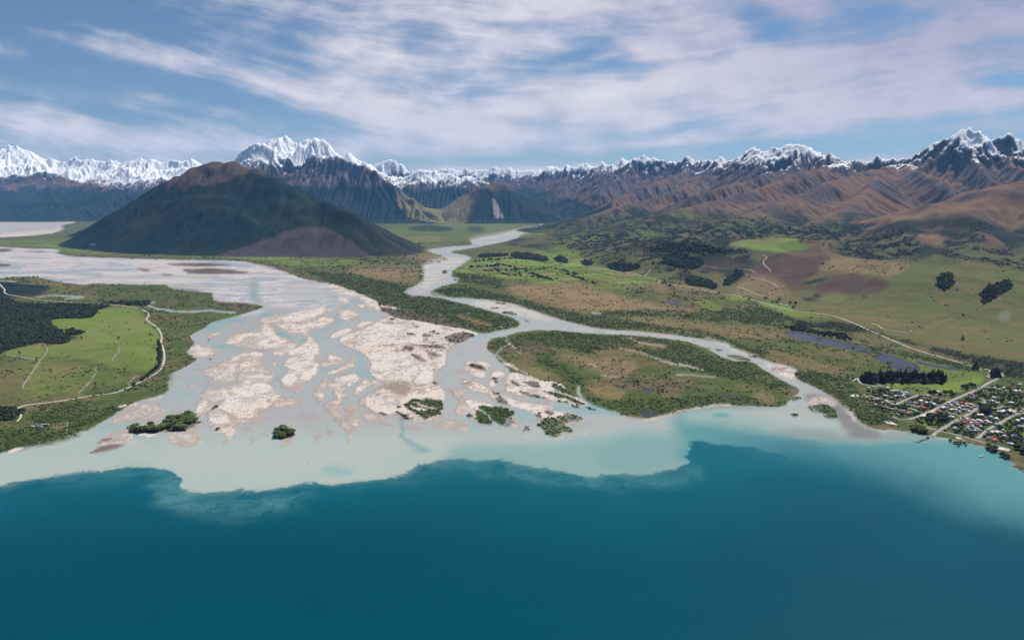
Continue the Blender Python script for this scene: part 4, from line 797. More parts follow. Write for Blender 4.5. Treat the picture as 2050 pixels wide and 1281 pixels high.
# snow
snl = lerp(lerp(1420.0, 1500.0, sstep(24000, 29000, VY)), lerp(1250.0, 1470.0, sstep(13000, 21000, VY)), right)
snl = np.where((VX < -5000) & (VY > 26500), 1180.0, snl)
snl = np.where((VX < 0) & (VX > -11000) & (VY > 23300) & (VY < 26500), 1050.0, snl)
snl = np.where((VX < 0) & (VY > 21200) & (VY < 23300) & (VY < 26500) & (VX > -11000), 1350.0, snl)
sn = sstep(-70, 60, elev - snl + 210 * crn + 120 * crs + 70 * fine + 160 * (conv - .45) - 300 * np.clip(slf2 - .62, -.3, 1.6) * (1 - .35 * sstep(23000, 26000, VY)))
sn = np.where(isalf > 0, 0.22 * sstep(1080, 1150, elev) * sstep(0, .4, crs), sn)
sn = np.where((VY > 17800) & (VY < 21000) & (VX < -2000), sn * sstep(1500, 2100, elev + 500 * crs), sn)
snow = np.broadcast_to(C(.90,.91,.93), g.shape)
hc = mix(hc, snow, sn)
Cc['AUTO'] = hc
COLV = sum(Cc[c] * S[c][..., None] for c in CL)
tot = sum(S[c] for c in CL); COLV = np.clip(COLV / np.maximum(tot, 1e-3)[..., None], 0.0005, .9)
water = S['RV'] + S['TQ'] + S['LK'] + S['PL'] + S['PT'] + S['PO'] + .6 * S['SH'] + .25 * S['PLAIN'] + .5 * S['MU']
water = np.clip(water, 0, 1)
gravel = S['GR'] + S['WS'] + S['DB'] * .8 + S['PLAIN'] * .7 + S['SH'] * .4 + S['MU'] * .4
landw = np.clip(1 - water - gravel, 0, 1)
VZ = VZ + (1 - raised) * (0.9 * gravel * (1 + .5 * med) + landw * (2.2 + .5 * big))
print('colour', time.time() - T0)

# ---------------------------------------------------------------- split the sheet into named surfaces
co = np.stack([VX, VY, VZ], -1).reshape(-1, 3).astype(f32)
ii = np.arange(NR * NC).reshape(NR, NC)
Q = np.stack([ii[:-1, :-1], ii[:-1, 1:], ii[1:, 1:], ii[1:, :-1]], -1).reshape(-1, 4)
def cell(a): return (a[:-1, :-1] + a[:-1, 1:] + a[1:, 1:] + a[1:, :-1]).ravel() * .25
cz = cell(VZ); cw = cell(water); cl_ = cell(S['LK'] + S['PL'] + S['PT']); cp = cell(S['PO']); cg = cell(gravel); cy = cell(VY)
cls = np.full(len(Q), 4)
cls[cz > 14] = 5
cls[(cz > 14) & (cy > 12500)] = 6
flatm = cz <= 14
cls[flatm & (cg > .5)] = 3
cls[flatm & (cw > .5)] = 1
cls[flatm & (cw > .5) & (cl_ > .45)] = 0
cls[flatm & (cp > .5)] = 2
CV = COLV.reshape(-1, 3).astype(f32); WV = water.reshape(-1).astype(f32)
def tag(o, label=None, cat=None, group=None, kind=None):
    if label: o['label'] = label
    if cat: o['category'] = cat
    if group: o['group'] = group
    if kind: o['kind'] = kind
    return o
def new_mesh(name, co_, faces_flat, sizes, smooth=True):
    me = bpy.data.meshes.new(name); me.vertices.add(len(co_)); me.vertices.foreach_set('co', np.asarray(co_, f32).ravel())
    me.loops.add(len(faces_flat)); me.loops.foreach_set('vertex_index', np.asarray(faces_flat, np.int32))
    st_ = np.concatenate([[0], np.cumsum(sizes)[:-1]]).astype(np.int32)
    me.polygons.add(len(sizes)); me.polygons.foreach_set('loop_start', st_)
    me.update(calc_edges=True)
    if smooth: me.shade_smooth()
    return me
def nodes(name):
    m = bpy.data.materials.new(name); m.use_nodes = True; nt = m.node_tree
    return m, nt, nt.nodes['Principled BSDF']
def ground_mat(name, nscale, namp, bump, bscale, wet_rough=.18):
    m, nt, b = nodes(name)
    at = nt.nodes.new('ShaderNodeAttribute'); at.attribute_name = 'cover'
    wt = nt.nodes.new('ShaderNodeAttribute'); wt.attribute_name = 'wet'
    tc = nt.nodes.new('ShaderNodeTexCoord')
    no = nt.nodes.new('ShaderNodeTexNoise'); no.inputs['Scale'].default_value = nscale; no.inputs['Detail'].default_value = 5; no.inputs['Roughness'].default_value = .65
    nt.links.new(tc.outputs['Object'], no.inputs['Vector'])
    mr = nt.nodes.new('ShaderNodeMapRange'); mr.inputs[1].default_value = .3; mr.inputs[2].default_value = .7; mr.inputs[3].default_value = 1 - namp; mr.inputs[4].default_value = 1 + namp
    nt.links.new(no.outputs['Fac'], mr.inputs[0])
    one = nt.nodes.new('ShaderNodeMix'); one.data_type = 'FLOAT'
    nt.links.new(wt.outputs['Fac'], one.inputs[0]); nt.links.new(mr.outputs[0], one.inputs[2]); one.inputs[3].default_value = 1
    vm = nt.nodes.new('ShaderNodeVectorMath'); vm.operation = 'SCALE'
    nt.links.new(at.outputs['Color'], vm.inputs[0]); nt.links.new(one.outputs[0], vm.inputs['Scale'])
    nt.links.new(vm.outputs[0], b.inputs['Base Color'])
    rr_ = nt.nodes.new('ShaderNodeMapRange'); rr_.inputs[3].default_value = .95; rr_.inputs[4].default_value = wet_rough
    nt.links.new(wt.outputs['Fac'], rr_.inputs[0]); nt.links.new(rr_.outputs[0], b.inputs['Roughness'])
    sp = nt.nodes.new('ShaderNodeMapRange'); sp.inputs[3].default_value = .08; sp.inputs[4].default_value = .08
    nt.links.new(wt.outputs['Fac'], sp.inputs[0]); nt.links.new(sp.outputs[0], b.inputs['Specular IOR Level'])
    b.inputs['IOR'].default_value = 1.33
    if bump:
        bu = nt.nodes.new('ShaderNodeBump'); bu.inputs['Strength'].default_value = 1.0; bu.inputs['Distance'].default_value = bump
        nb = nt.nodes.new('ShaderNodeTexNoise'); nb.inputs['Scale'].default_value = bscale; nb.inputs['Detail'].default_value = 4; nb.inputs['Roughness'].default_value = .6
        nt.links.new(tc.outputs['Object'], nb.inputs['Vector']); nt.links.new(nb.outputs['Fac'], bu.inputs['Height']); nt.links.new(bu.outputs[0], b.inputs['Normal'])
    return m
SURF = [('lake', ground_mat('lake_water', .05, 0, .45, .10, .25)), ('river', ground_mat('river_water', .05, .05, .06, .06, .25)), ('pond', ground_mat('pond_water', .05, 0, .03, .08, .12)),
        ('riverbed', ground_mat('gravel', .09, .12, .5, .05)), ('valley_floor', ground_mat('grassland', .10, .22, .8, .07)),
        ('hills', ground_mat('tussock', .06, .20, 5, .022)), ('mountains', ground_mat('rock_and_snow', .012, .15, 22, .0065))]
for k, (nm, mt) in enumerate(SURF):
    q = Q[cls == k]
    if len(q) == 0: continue
    used = np.zeros(len(co), bool); used[q.ravel()] = True
    rem = np.cumsum(used) - 1
    me = new_mesh(nm, co[used], rem[q].ravel(), np.full(len(q), 4))
    a = me.color_attributes.new('cover', 'FLOAT_COLOR', 'POINT')
    a.data.foreach_set('color', np.concatenate([CV[used], np.ones((used.sum(), 1), f32)], 1).ravel())
    w = me.attributes.new('wet', 'FLOAT', 'POINT'); w.data.foreach_set('value', WV[used])
    me.materials.append(mt); o = bpy.data.objects.new(nm, me); COL.objects.link(o); tag(o, kind='structure')
    print(nm, len(q))
# the lake goes on below and behind the viewpoint; ground goes on beyond the ranges
def quad_sheet(name, x0, x1, y0, y1, z, colr, wet, mt, hole=None):
    me = new_mesh(name, [(x0, y0, z), (x1, y0, z), (x1, y1, z), (x0, y1, z)], [0, 1, 2, 3], [4])
    a = me.color_attributes.new('cover', 'FLOAT_COLOR', 'POINT'); a.data.foreach_set('color', np.tile(list(colr) + [1], 4).astype(f32))
    w = me.attributes.new('wet', 'FLOAT', 'POINT'); w.data.foreach_set('value', np.full(4, wet, f32))
    me.materials.append(mt); o = bpy.data.objects.new(name, me); COL.objects.link(o); return tag(o, kind='structure')
quad_sheet('lake', -9000, 9000, -7000, 830, -.6, PAL['LK'], 1, SURF[0][1])
quad_sheet('ground', -45000, 45000, 830, 46000, -3.0, C(.06,.07,.03), 0, SURF[4][1])

def height_at(x, y):
    z, _ = land_height(np.array([x], float), np.array([y], float)); return float(z[0])
def ground_hit(px, py):
    """the point of the land seen at a photo pixel"""
    px = np.atleast_1d(np.asarray(px, float)); py = np.atleast_1d(np.asarray(py, float))
    dx, dy, dz = ray(px, py)
    x, y = flat(px, np.maximum(py, 412)); t1 = y / dy
    # march outwards from near until the ray dips below the land
    t = np.full(px.shape, 900.0); hit = np.zeros(px.shape, bool); res = t1.copy()
    for _ in range(420):
        xx, yy, zz = dx * t, dy * t, H + dz * t
        hgt, _a = land_height(xx, yy)
        new = (~hit) & (zz <= hgt + 1.0)
        res[new] = t[new]; hit |= new
        if hit.all(): break
        t = t * 1.0085
    x = dx * res; y = dy * res; z, _a = land_height(x, y)
    return x, y, z
# ---------------------------------------------------------------- things on the land
VTOP = VZ
def sheet_z(x, y):
    x = np.atleast_1d(np.asarray(x, float)); y = np.clip(np.atleast_1d(np.asarray(y, float)), rows[0], rows[-1] - 1)
    r = np.clip(np.searchsorted(rows, y) - 1, 0, NR - 2); fy = (y - rows[r]) / (rows[r + 1] - rows[r])
    t = np.clip(x / y, tt[0], tt[-1]); c = np.clip(np.searchsorted(tt, t) - 1, 0, NC - 2); fx = (t - tt[c]) / (tt[c + 1] - tt[c])
    return (VTOP[r, c] * (1 - fx) + VTOP[r, c + 1] * fx) * (1 - fy) + (VTOP[r + 1, c] * (1 - fx) + VTOP[r + 1, c + 1] * fx) * fy
def hit(pts):
    P_ = np.array(pts, float); x, y, z = ground_hit(P_[:, 0], P_[:, 1])
    return x, y, sheet_z(x, y)
def plain_mat(name, col, rough=.8, var=0.0, sc=1.0, metal=0, rnd=0.0):
    m, nt, b = nodes(name)
    b.inputs['Roughness'].default_value = rough; b.inputs['Metallic'].default_value = metal; b.inputs['Specular IOR Level'].default_value = .25
    tc = nt.nodes.new('ShaderNodeTexCoord'); no = nt.nodes.new('ShaderNodeTexNoise'); no.inputs['Scale'].default_value = sc; no.inputs['Detail'].default_value = 4
    nt.links.new(tc.outputs['Object'], no.inputs['Vector'])
    mr = nt.nodes.new('ShaderNodeMapRange'); mr.inputs[1].default_value = .3; mr.inputs[2].default_value = .7; mr.inputs[3].default_value = 1 - var; mr.inputs[4].default_value = 1 + var
    nt.links.new(no.outputs['Fac'], mr.inputs[0])
    last = mr.outputs[0]
    if rnd:
        oi = nt.nodes.new('ShaderNodeObjectInfo'); m2_ = nt.nodes.new('ShaderNodeMapRange'); m2_.inputs[3].default_value = 1 - rnd; m2_.inputs[4].default_value = 1 + rnd
        nt.links.new(oi.outputs['Random'], m2_.inputs[0]); mu = nt.nodes.new('ShaderNodeMath'); mu.operation = 'MULTIPLY'
        nt.links.new(last, mu.inputs[0]); nt.links.new(m2_.outputs[0], mu.inputs[1]); last = mu.outputs[0]
    vm = nt.nodes.new('ShaderNodeVectorMath'); vm.operation = 'SCALE'; vm.inputs[0].default_value = col[:3]
    nt.links.new(last, vm.inputs['Scale']); nt.links.new(vm.outputs[0], b.inputs['Base Color'])
    return m
# --- leaf clumps
PHI = (1 + 5 ** .5) / 2
IV = np.array([(-1,PHI,0),(1,PHI,0),(-1,-PHI,0),(1,-PHI,0),(0,-1,PHI),(0,1,PHI),(0,-1,-PHI),(0,1,-PHI),(PHI,0,-1),(PHI,0,1),(-PHI,0,-1),(-PHI,0,1)]) / 1.9
IF = np.array([(0,11,5),(0,5,1),(0,1,7),(0,7,10),(0,10,11),(1,5,9),(5,11,4),(11,10,2),(10,7,6),(7,1,8),(3,9,4),(3,4,2),(3,2,6),(3,6,8),(3,8,9),(4,9,5),(2,4,11),(6,2,10),(8,6,7),(9,8,1)])
def clumps(centres, sizes, rg, squash=.75):
    V, Fc = [], []
    for c, s in zip(centres, sizes):
        v = IV * (1 + rg.uniform(-.38, .38, (12, 1))) * s; a = rg.uniform(0, 6.28); ca_, sa_ = math.cos(a), math.sin(a)
        v = v @ np.array([[ca_, -sa_, 0], [sa_, ca_, 0], [0, 0, squash]]).T
        Fc.append(IF + 12 * len(V)); V.append(v + np.asarray(c))
    return np.concatenate(V), np.concatenate(Fc)
def crown_points(kind, rg, n):
    P_, s = [], []
    while len(P_) < n:
        if kind == 'round':
            v = rg.normal(size=3); v /= np.linalg.norm(v); r = rg.uniform(.55, 1.0); q = v * r
            p_ = np.array([q[0] * .44, q[1] * .44, .58 + q[2] * .34]); sz = rg.uniform(.07, .13)
        elif kind == 'cone':
            h = rg.uniform(0, 1) ** 1.25; a = rg.uniform(0, 6.28); r = (.27 * (1 - h) + .015) * rg.uniform(.6, 1.1)
            p_ = np.array([math.cos(a) * r, math.sin(a) * r, .12 + .86 * h]); sz = rg.uniform(.035, .075) * (1.35 - h)
        else:
            h = rg.uniform(0, 1); a = rg.uniform(0, 6.28); r = .12 * math.sin(math.pi * min(1, .15 + h * .9)) * rg.uniform(.5, 1.1)
            p_ = np.array([math.cos(a) * r, math.sin(a) * r, .08 + .9 * h]); sz = rg.uniform(.04, .07)
        P_.append(p_); s.append(sz)
    return P_, s
def tri_mesh(name, V, Fc, mat, smooth=False):
    me = new_mesh(name, V, Fc.ravel(), np.full(len(Fc), Fc.shape[1]), smooth); me.materials.append(mat); return me
def tube(pts, rads, n=6):
    V, Fc = [], []
    for (x, y, z), r in zip(pts, rads):
        for k in range(n): V.append((x + r * math.cos(6.2832 * k / n), y + r * math.sin(6.2832 * k / n), z))
    for i in range(len(pts) - 1):
        for k in range(n): Fc.append((i * n + k, i * n + (k + 1) % n, (i + 1) * n + (k + 1) % n, (i + 1) * n + k))
    return np.array(V), np.array(Fc)
M_bark = plain_mat('bark', (.09, .07, .055), .9, .2, 3)
M_pine = plain_mat('pine_needles', (.016, .028, .018), .85, .3, 6, rnd=.35)
M_leaf = plain_mat('willow_leaves', (.082, .118, .028), .8, .3, 5, rnd=.4)
M_leafd = plain_mat('dark_leaves', (.038, .060, .021), .8, .3, 5, rnd=.4)
M_forest = plain_mat('beech_leaves', (.036, .054, .028), .85, .4, 5, rnd=.6)
M_manu = plain_mat('bush_leaves', (.050, .060, .030), .85, .3, 5, rnd=.45)
M_bright = plain_mat('young_leaves', (.085, .125, .028), .8, .25, 5, rnd=.35)
def tree_meshes(kind, mat, nvar, n, seed):
    out = []
    for i in range(nvar):
        rg = np.random.default_rng(seed + i); P_, s = crown_points(kind, rg, n); V, Fc = clumps(P_, s, rg)
        cm = tri_mesh('crown', V, Fc, mat)
        hgt = {'round': .5, 'cone': .8, 'tall': .8}[kind]; w0 = .035 if kind == 'round' else .022
        tv, tf = tube([(0, 0, -.06), (.01, 0, .15), (.015, .01, hgt)], [w0, w0 * .8, w0 * .25])
        tm = tri_mesh('trunk', tv, tf, M_bark); out.append((cm, tm))
    return out
TM = {'pine': tree_meshes('cone', M_pine, 4, 120, 10), 'round': tree_meshes('round', M_leafd, 4, 90, 20), 'willow': tree_meshes('round', M_leaf, 4, 90, 30), 'poplar': tree_meshes('tall', M_leafd, 3, 80, 40)}
KN = {'pine': 'pine_tree', 'round': 'broadleaf_tree', 'willow': 'willow_tree', 'poplar': 'poplar_tree'}
NTREE = 0
def tree(kind, x, y, h, label, group=None, wd=1.0, z=None):
    global NTREE
    cm, tm = random.choice(TM[kind]); z = float(sheet_z(x, y)[0]) if z is None else z
    e = bpy.data.objects.new(KN[kind], None); COL.objects.link(e); e.location = (x, y, z); e.rotation_euler = (0, 0, random.uniform(0, 6.28))
    e.scale = (h * wd, h * wd, h); e.empty_display_size = .1
    tag(e, label, 'tree', group)
    for nm, me in (('crown', cm), ('trunk', tm)):
        o = bpy.data.objects.new(nm, me); o.parent = e; COL.objects.link(o)
    NTREE += 1
# --- ground cover of bushes and far woods, set out by the cover of the land
def instancer(name, me_pts, scl, variants, rg, kind='stuff', zs=None):
    col = bpy.data.collections.new(name + '_kinds')
    for v in variants: col.objects.link(v)
    me = bpy.data.meshes.new(name); me.vertices.add(len(me_pts)); me.vertices.foreach_set('co', np.asarray(me_pts, f32).ravel())
    a = me.attributes.new('size', 'FLOAT_VECTOR', 'POINT'); a.data.foreach_set('vector', np.asarray(scl, f32).ravel())
    r = me.attributes.new('turn', 'FLOAT_VECTOR', 'POINT'); rv_ = np.zeros((len(me_pts), 3), f32); rv_[:, 2] = rg.uniform(0, 6.28, len(me_pts)); r.data.foreach_set('vector', rv_.ravel())
    o = bpy.data.objects.new(name, me); COL.objects.link(o)
    g = bpy.data.node_groups.new(name, 'GeometryNodeTree'); g.interface.new_socket('Geometry', in_out='INPUT', socket_type='NodeSocketGeometry'); g.interface.new_socket('Geometry', in_out='OUTPUT', socket_type='NodeSocketGeometry')
    gi = g.nodes.new('NodeGroupInput'); go = g.nodes.new('NodeGroupOutput'); ip = g.nodes.new('GeometryNodeInstanceOnPoints'); ci = g.nodes.new('GeometryNodeCollectionInfo')
    ci.inputs['Collection'].default_value = col; ci.inputs['Separate Children'].default_value = True; ci.inputs['Reset Children'].default_value = True
    s = g.nodes.new('GeometryNodeInputNamedAttribute'); s.data_type = 'FLOAT_VECTOR'; s.inputs[0].default_value = 'size'
    t = g.nodes.new('GeometryNodeInputNamedAttribute'); t.data_type = 'FLOAT_VECTOR'; t.inputs[0].default_value = 'turn'
    ip.inputs['Pick Instance'].default_value = True
    L_ = g.links.new; L_(gi.outputs[0], ip.inputs['Points']); L_(ci.outputs[0], ip.inputs['Instance']); L_(s.outputs[0], ip.inputs['Scale']); L_(t.outputs[0], ip.inputs['Rotation']); L_(ip.outputs[0], go.inputs[0])
    md = o.modifiers.new('spread', 'NODES'); md.node_group = g
    return o
def bush_kinds(nm, mat, n, k, seed, tall=False):
    out = []
    for i in range(k):
        rg = np.random.default_rng(seed + i)
        if tall: P_, s = crown_points('cone', rg, n)
        else:
            P_ = [np.array([rg.normal() * .42, rg.normal() * .42, rg.uniform(.15, .75)]) for _ in range(n)]; s = [rg.uniform(.28, .5) for _ in range(n)]
        V, Fc = clumps(P_, s, rg); out.append(bpy.data.objects.new(nm, tri_mesh(nm, V, Fc, mat)))
    return out
RG = np.random.default_rng(99)
dYr = np.gradient(rows)[:, None]; area = (VY * np.gradient(tt)[None, :]) * dYr
infr = (np.abs(VX / VY) < .82)
def scatter(name, dens, smin, smax, variants, ymax, grow=0.0, seed=0, hz=(.7, 1.1), label=None, cat=None):
    """dens: plants per square metre at every point of the sheet"""
    rg = np.random.default_rng(1000 + seed)
    g_ = 1 + grow * np.maximum(VY - 2500, 0) / 1000.0
    lam = dens * area * infr * (VY < ymax) / g_ ** 2
    n = rg.poisson(np.clip(lam, 0, 6)); r, c = np.nonzero(n); k = n[r, c]; r = np.repeat(r, k); c = np.repeat(c, k)
    y = rows[r] + (rg.uniform(-.5, .5, len(r))) * dYr[r, 0]; x = (tt[c] + rg.uniform(-.5, .5, len(r)) * np.gradient(tt)[c]) * y
    z = sheet_z(x, y); s = rg.uniform(0, 1, len(r)) ** 1.6 * (smax - smin) + smin; s = s * g_[r, c]
    scl = np.stack([s, s, s * rg.uniform(*hz, len(r))], -1)
    o = instancer(name, np.stack([x, y, z - .1 * s], -1), scl, variants, rg); tag(o, label, cat, kind='stuff'); print(name, len(r)); return o
dry = np.clip(1 - 3 * water, 0, 1)
cl1 = fbm(VX, VY, 55, 3, 501); cl2 = fbm(VX, VY, 190, 3, 502)
grass_b = bush_kinds('leaf_clump', M_leaf, 9, 3, 60); dark_b = bush_kinds('leaf_clump', M_leafd, 9, 3, 70); man_b = bush_kinds('leaf_clump', M_manu, 9, 3, 80)
bright_b = bush_kinds('leaf_clump', M_bright, 9, 2, 85); forest_b = bush_kinds('leaf_clump', M_forest, 9, 3, 95); pine_b = bush_kinds('leaf_clump', M_pine, 40, 3, 90, True)
sc_d = S['SC'] * dry * sstep(.25, .6, S['SC'])
scatter('willow_scrub', sc_d * .018 * sstep(-.45, .25, cl1 + .6 * cl2), 1.6, 5.2, grass_b, 7500, .35, 1, label='low green willow scrub spread along the river banks', cat='scrub')
scatter('dark_scrub', sc_d * .013 * sstep(-.2, .4, -cl1 + .5 * cl2) + (S['PD'] * .0034 + S['TAN'] * .0016 + S['GRASSD'] * .0010) * sstep(.0, .4, cl2 * .8 + .8 * cl1) * 2.2 * dry, 1.5, 4.8, dark_b, 7500, .35, 2, label='dark green bushes dotted over the valley floor', cat='scrub')
scatter('bright_scrub', S['SC'] * dry * .008 * sstep(.05, .5, -cl2), 1.3, 4, bright_b, 5200, .35, 3, label='bright green young growth among the scrub', cat='scrub')
scatter('hill_scrub', (S['SM'] * .0095 * sstep(-.22, .06, mp) + S['DB'] * .004 * sstep(4600, 3600, VY) + S['OLV'] * .0007 * sstep(.35, .6, cl2 + .3 * cl1)) * dry, 2.0, 6, man_b, 9500, .35, 4, label='dark scrub in patches over the hill slopes', cat='scrub')
scatter('forest', S['FO'] * .016 * dry * sstep(.3, .6, S['FO']), 4.0, 7.0, forest_b, 9500, .22, 5, hz=(1.1, 1.9), label='dense dark forest and plantation woods', cat='forest')
# small bushes on the shingle
scatter('shingle_bushes', (S['GR'] + S['DB']) * .0011 * sstep(.1, .5, cl2 + big) * sstep(3900, 3500, VY), .7, 2.0, man_b, 4200, 0, 6, label='tiny dark bushes dotted over the gravel banks', cat='scrub')
isl = []
def inside(poly, n, rg, mind=0):
    P_ = np.array(poly, float); out = []
    tries = 0
    while len(out) < n and tries < n * 200:
        tries += 1
        x = rg.uniform(P_[:, 0].min(), P_[:, 0].max()); y = rg.uniform(P_[:, 1].min(), P_[:, 1].max())
        c = False; j = len(P_) - 1
        for i in range(len(P_)):
            if (P_[i, 1] > y) != (P_[j, 1] > y) and x < (P_[j, 0] - P_[i, 0]) * (y - P_[i, 1]) / (P_[j, 1] - P_[i, 1]) + P_[i, 0]: c = not c
            j = i
        if c and all((x - a) ** 2 + ((y - b) * 2.2) ** 2 > mind ** 2 for a, b in out): out.append((x, y))
    return out
rgt = np.random.default_rng(5)
def grove(kind, poly, n, h0, h1, label, group, wd=1.0, mind=3.0):
    pts = inside(poly, n, rgt, mind)
    if not pts: return
    x, y, z = hit(pts)
    for i in range(len(pts)): tree(kind, x[i], y[i], rgt.uniform(h0, h1), label, group, wd, z[i])
def trees_at(kind, pts, h0, h1, label, group, wd=1.0):
    x, y, z = hit(pts)
    for i in range(len(pts)): tree(kind, x[i], y[i], rgt.uniform(h0, h1), label, group, wd, z[i])
tile(180, 740)
ISL = [(550,880),(570,820),(660,800),(700,850),(800,850),(820,800),(890,810),(900,860),(980,870),(1070,770),(1150,720),(1300,690),(1430,670),(1500,700),(1530,750),(1510,820),(1400,860),(1230,880),(1130,870),(850,900),(650,905)]
grove('willow', tp(ISL), 46, 11, 17, 'dark green willow crowded with others on the long tree-covered island, lower left', 'willows on the long island', 1.75, 3.2)
tile(380, 720)
grove('willow', tp([(1170,1080),(1240,1030),(1330,1010),(1410,1015),(1475,1075),(1390,1110),(1280,1140),(1200,1120)]), 16, 9, 14, 'willow on the small round island standing alone in the shallows', 'willows on the small round island', 1.7, 3)
trees_at('round', tp([(365,690),(340,705),(385,700)]), 7, 9, 'dark bush-like tree in the channel between two pale sandbars', 'trees between the sandbars', 1.2)
trees_at('round', tp([(385,1015),(410,1005)]), 5, 7, 'low dark tree on the pointed tip of the sandbar', 'trees on the sandbar tip', 1.3)
tile(360, 560)
for q, l in (((410, 868), 'small dark snag bush in the water by the left bank sandbar'), ((440, 1148), 'dark stranded bush in the wide channel below the left sandbar'), ((945, 485), 'tiny dark bush in the water off the point of land')):
    trees_at('round', tp([q]), 4, 6, l, None, 1.6)
tile(1550, 480, 2.668)
grove('pine', tp([(458,768),(470,742),(520,728),(700,732),(900,732),(922,765),(880,782),(700,772),(560,778),(500,782)]), 64, 26, 33, 'tall black-green pine packed in the dense belt behind the golf course', 'pines of the dense belt', .85, 3.2)
trees_at('pine', tp([(1005,540)]), 24, 24, 'lone dark conifer standing on the open green hillside above the road', None, 1.1)
tile(1700, 720, 10.676)
trees_at('round', tp([(910,575)]), 14, 14, 'lone round tree standing out on the golf course grass', None, 1.1)
TILE = (1650, 700, 5.125)
grove('willow', tp([(880,830),(960,790),(1030,850),(1060,890),(1000,880),(900,860)]), 9, 12, 17, 'big willow on the shore just left of the jetty', 'willows beside the jetty', 1.25, 3)
grove('willow', tp([(1290,955),(1400,965),(1500,985),(1490,995),(1380,985),(1290,965)]), 9, 6, 9, 'low waterside willow on the thin spit right of the jetty', 'willows on the spit', 1.3, 2)
grove('willow', tp([(1600,990),(1700,1010),(1760,1040),(1880,1110),(1870,1130),(1780,1090),(1650,1030)]), 12, 9, 14, 'shore willow below the wide gravel parking strip', 'willows below the gravel strip', 1.2, 3)
grove('round', tp([(1900,1030),(1980,990),(2050,1010),(2050,1080),(1950,1060)]), 9, 12, 17, 'large dark tree at the right edge beside the end of the gravel strip', 'trees at the right edge', 1.2, 4)
grove('pine', tp([(1690,260),(1740,235),(1800,250),(1800,295),(1740,310),(1690,300)]), 12, 20, 26, 'dark conifer in the clump inside the hairpin bend of the main road', 'conifers at the hairpin bend', 1.0, 3)
grove('pine', tp([(1520,190),(1560,180),(1575,215),(1530,230)]), 5, 18, 24, 'tall conifer at the foot of the valley road above the town', 'conifers at the valley road foot', 1.0, 3)
grove('round', tp([(1060,720),(1100,710),(1260,725),(1270,750),(1180,760),(1070,755)]), 8, 12, 16, 'dark tree in the group on the lakeside park lawn', 'trees on the lakeside park', 1.15, 3)
grove('round', tp([(1580,600),(1650,580),(1700,640),(1680,690),(1620,680)]), 12, 14, 20, 'tall dark tree in the grove above the jetty street', 'grove above the jetty street', 1.0, 3)
grove('round', tp([(1060,460),(1200,480),(1330,480),(1320,510),(1100,500)]), 8, 13, 18, 'dark tree in the line between the golf course and main street', 'line of trees at the golf course', 1.0, 4)
grove('round', tp([(1370,440),(1480,370),(1560,380),(1500,420),(1400,470)]), 9, 11, 16, 'dark tree beside the upper part of the main street', 'trees beside the upper main street', 1.0, 4)
tile(0, 560, 3.66)
HED = [(1160,455),(1164,480),(1168,505),(1165,530),(1170,555),(1172,580),(1170,605),(1168,625),(1160,645),(1148,655),(1136,665),(1124,676),(1112,686),(1100,696),(1088,704),(1076,712),(1064,722),(1050,732),(1040,738)]
trees_at('pine', tp(HED), 9, 13, 'conifer in the curved hedge row along the pale farm road', 'hedge row along the farm road', 1.5)
for q, l, k in (((870,440), 'round tree alone in the middle of the bright pasture', 'round'), ((1130,362), 'dark tree where the farm track meets the pale road', 'pine'), ((1102,412), 'small bush-like tree just inside the bend of the pale road', 'round'), ((600,437), 'small tree just right of the square wood in the pasture', 'round'), ((145,550), 'lone tree beside the short pale track at far left', 'round'), ((985,782), 'dark tree right on the verge of the curving pale road', 'round')):
    trees_at(k, tp([q]), 10, 12, l, None, 1.1)
tile(780, 420, 2.669)
trees_at('poplar', tp([(308 + 9 * i, 432 + 1.1 * i + (i % 3)) for i in range(12)]), 15, 21, 'slim tree in the short row on the inner bank of the river bend', 'row of slim trees in the river bend', 1.2)
tile(400, 500, 2.785)
trees_at('pine', tp([(888 + 12 * i, 62 + 1.6 * i) for i in range(9)]), 18, 26, 'dark conifer in the row at the right foot of the big forested hill', 'conifer row at the hill foot', 1.1)
tile(1150, 480, 3.05)
trees_at('round', tp([(1065,368),(1165,365),(1210,390),(1235,388),(1250,375),(1335,425),(1318,392),(1350,400)]), 14, 19, 'large dark tree near the farm buildings below the zigzag track', 'trees at the valley farm', 1.2)
tile(1200, 480, 6.83)
trees_at('pine', tp([(720,350),(740,345),(770,395),(800,395),(820,345),(780,590),(860,600),(885,590),(910,600),(950,640),(970,640),(1100,610),(1180,600),(1210,560),(1230,590)]), 20, 28, 'tall conifer on the slope beside the valley road below the dark plantation', 'conifers beside the valley road', 1.0)

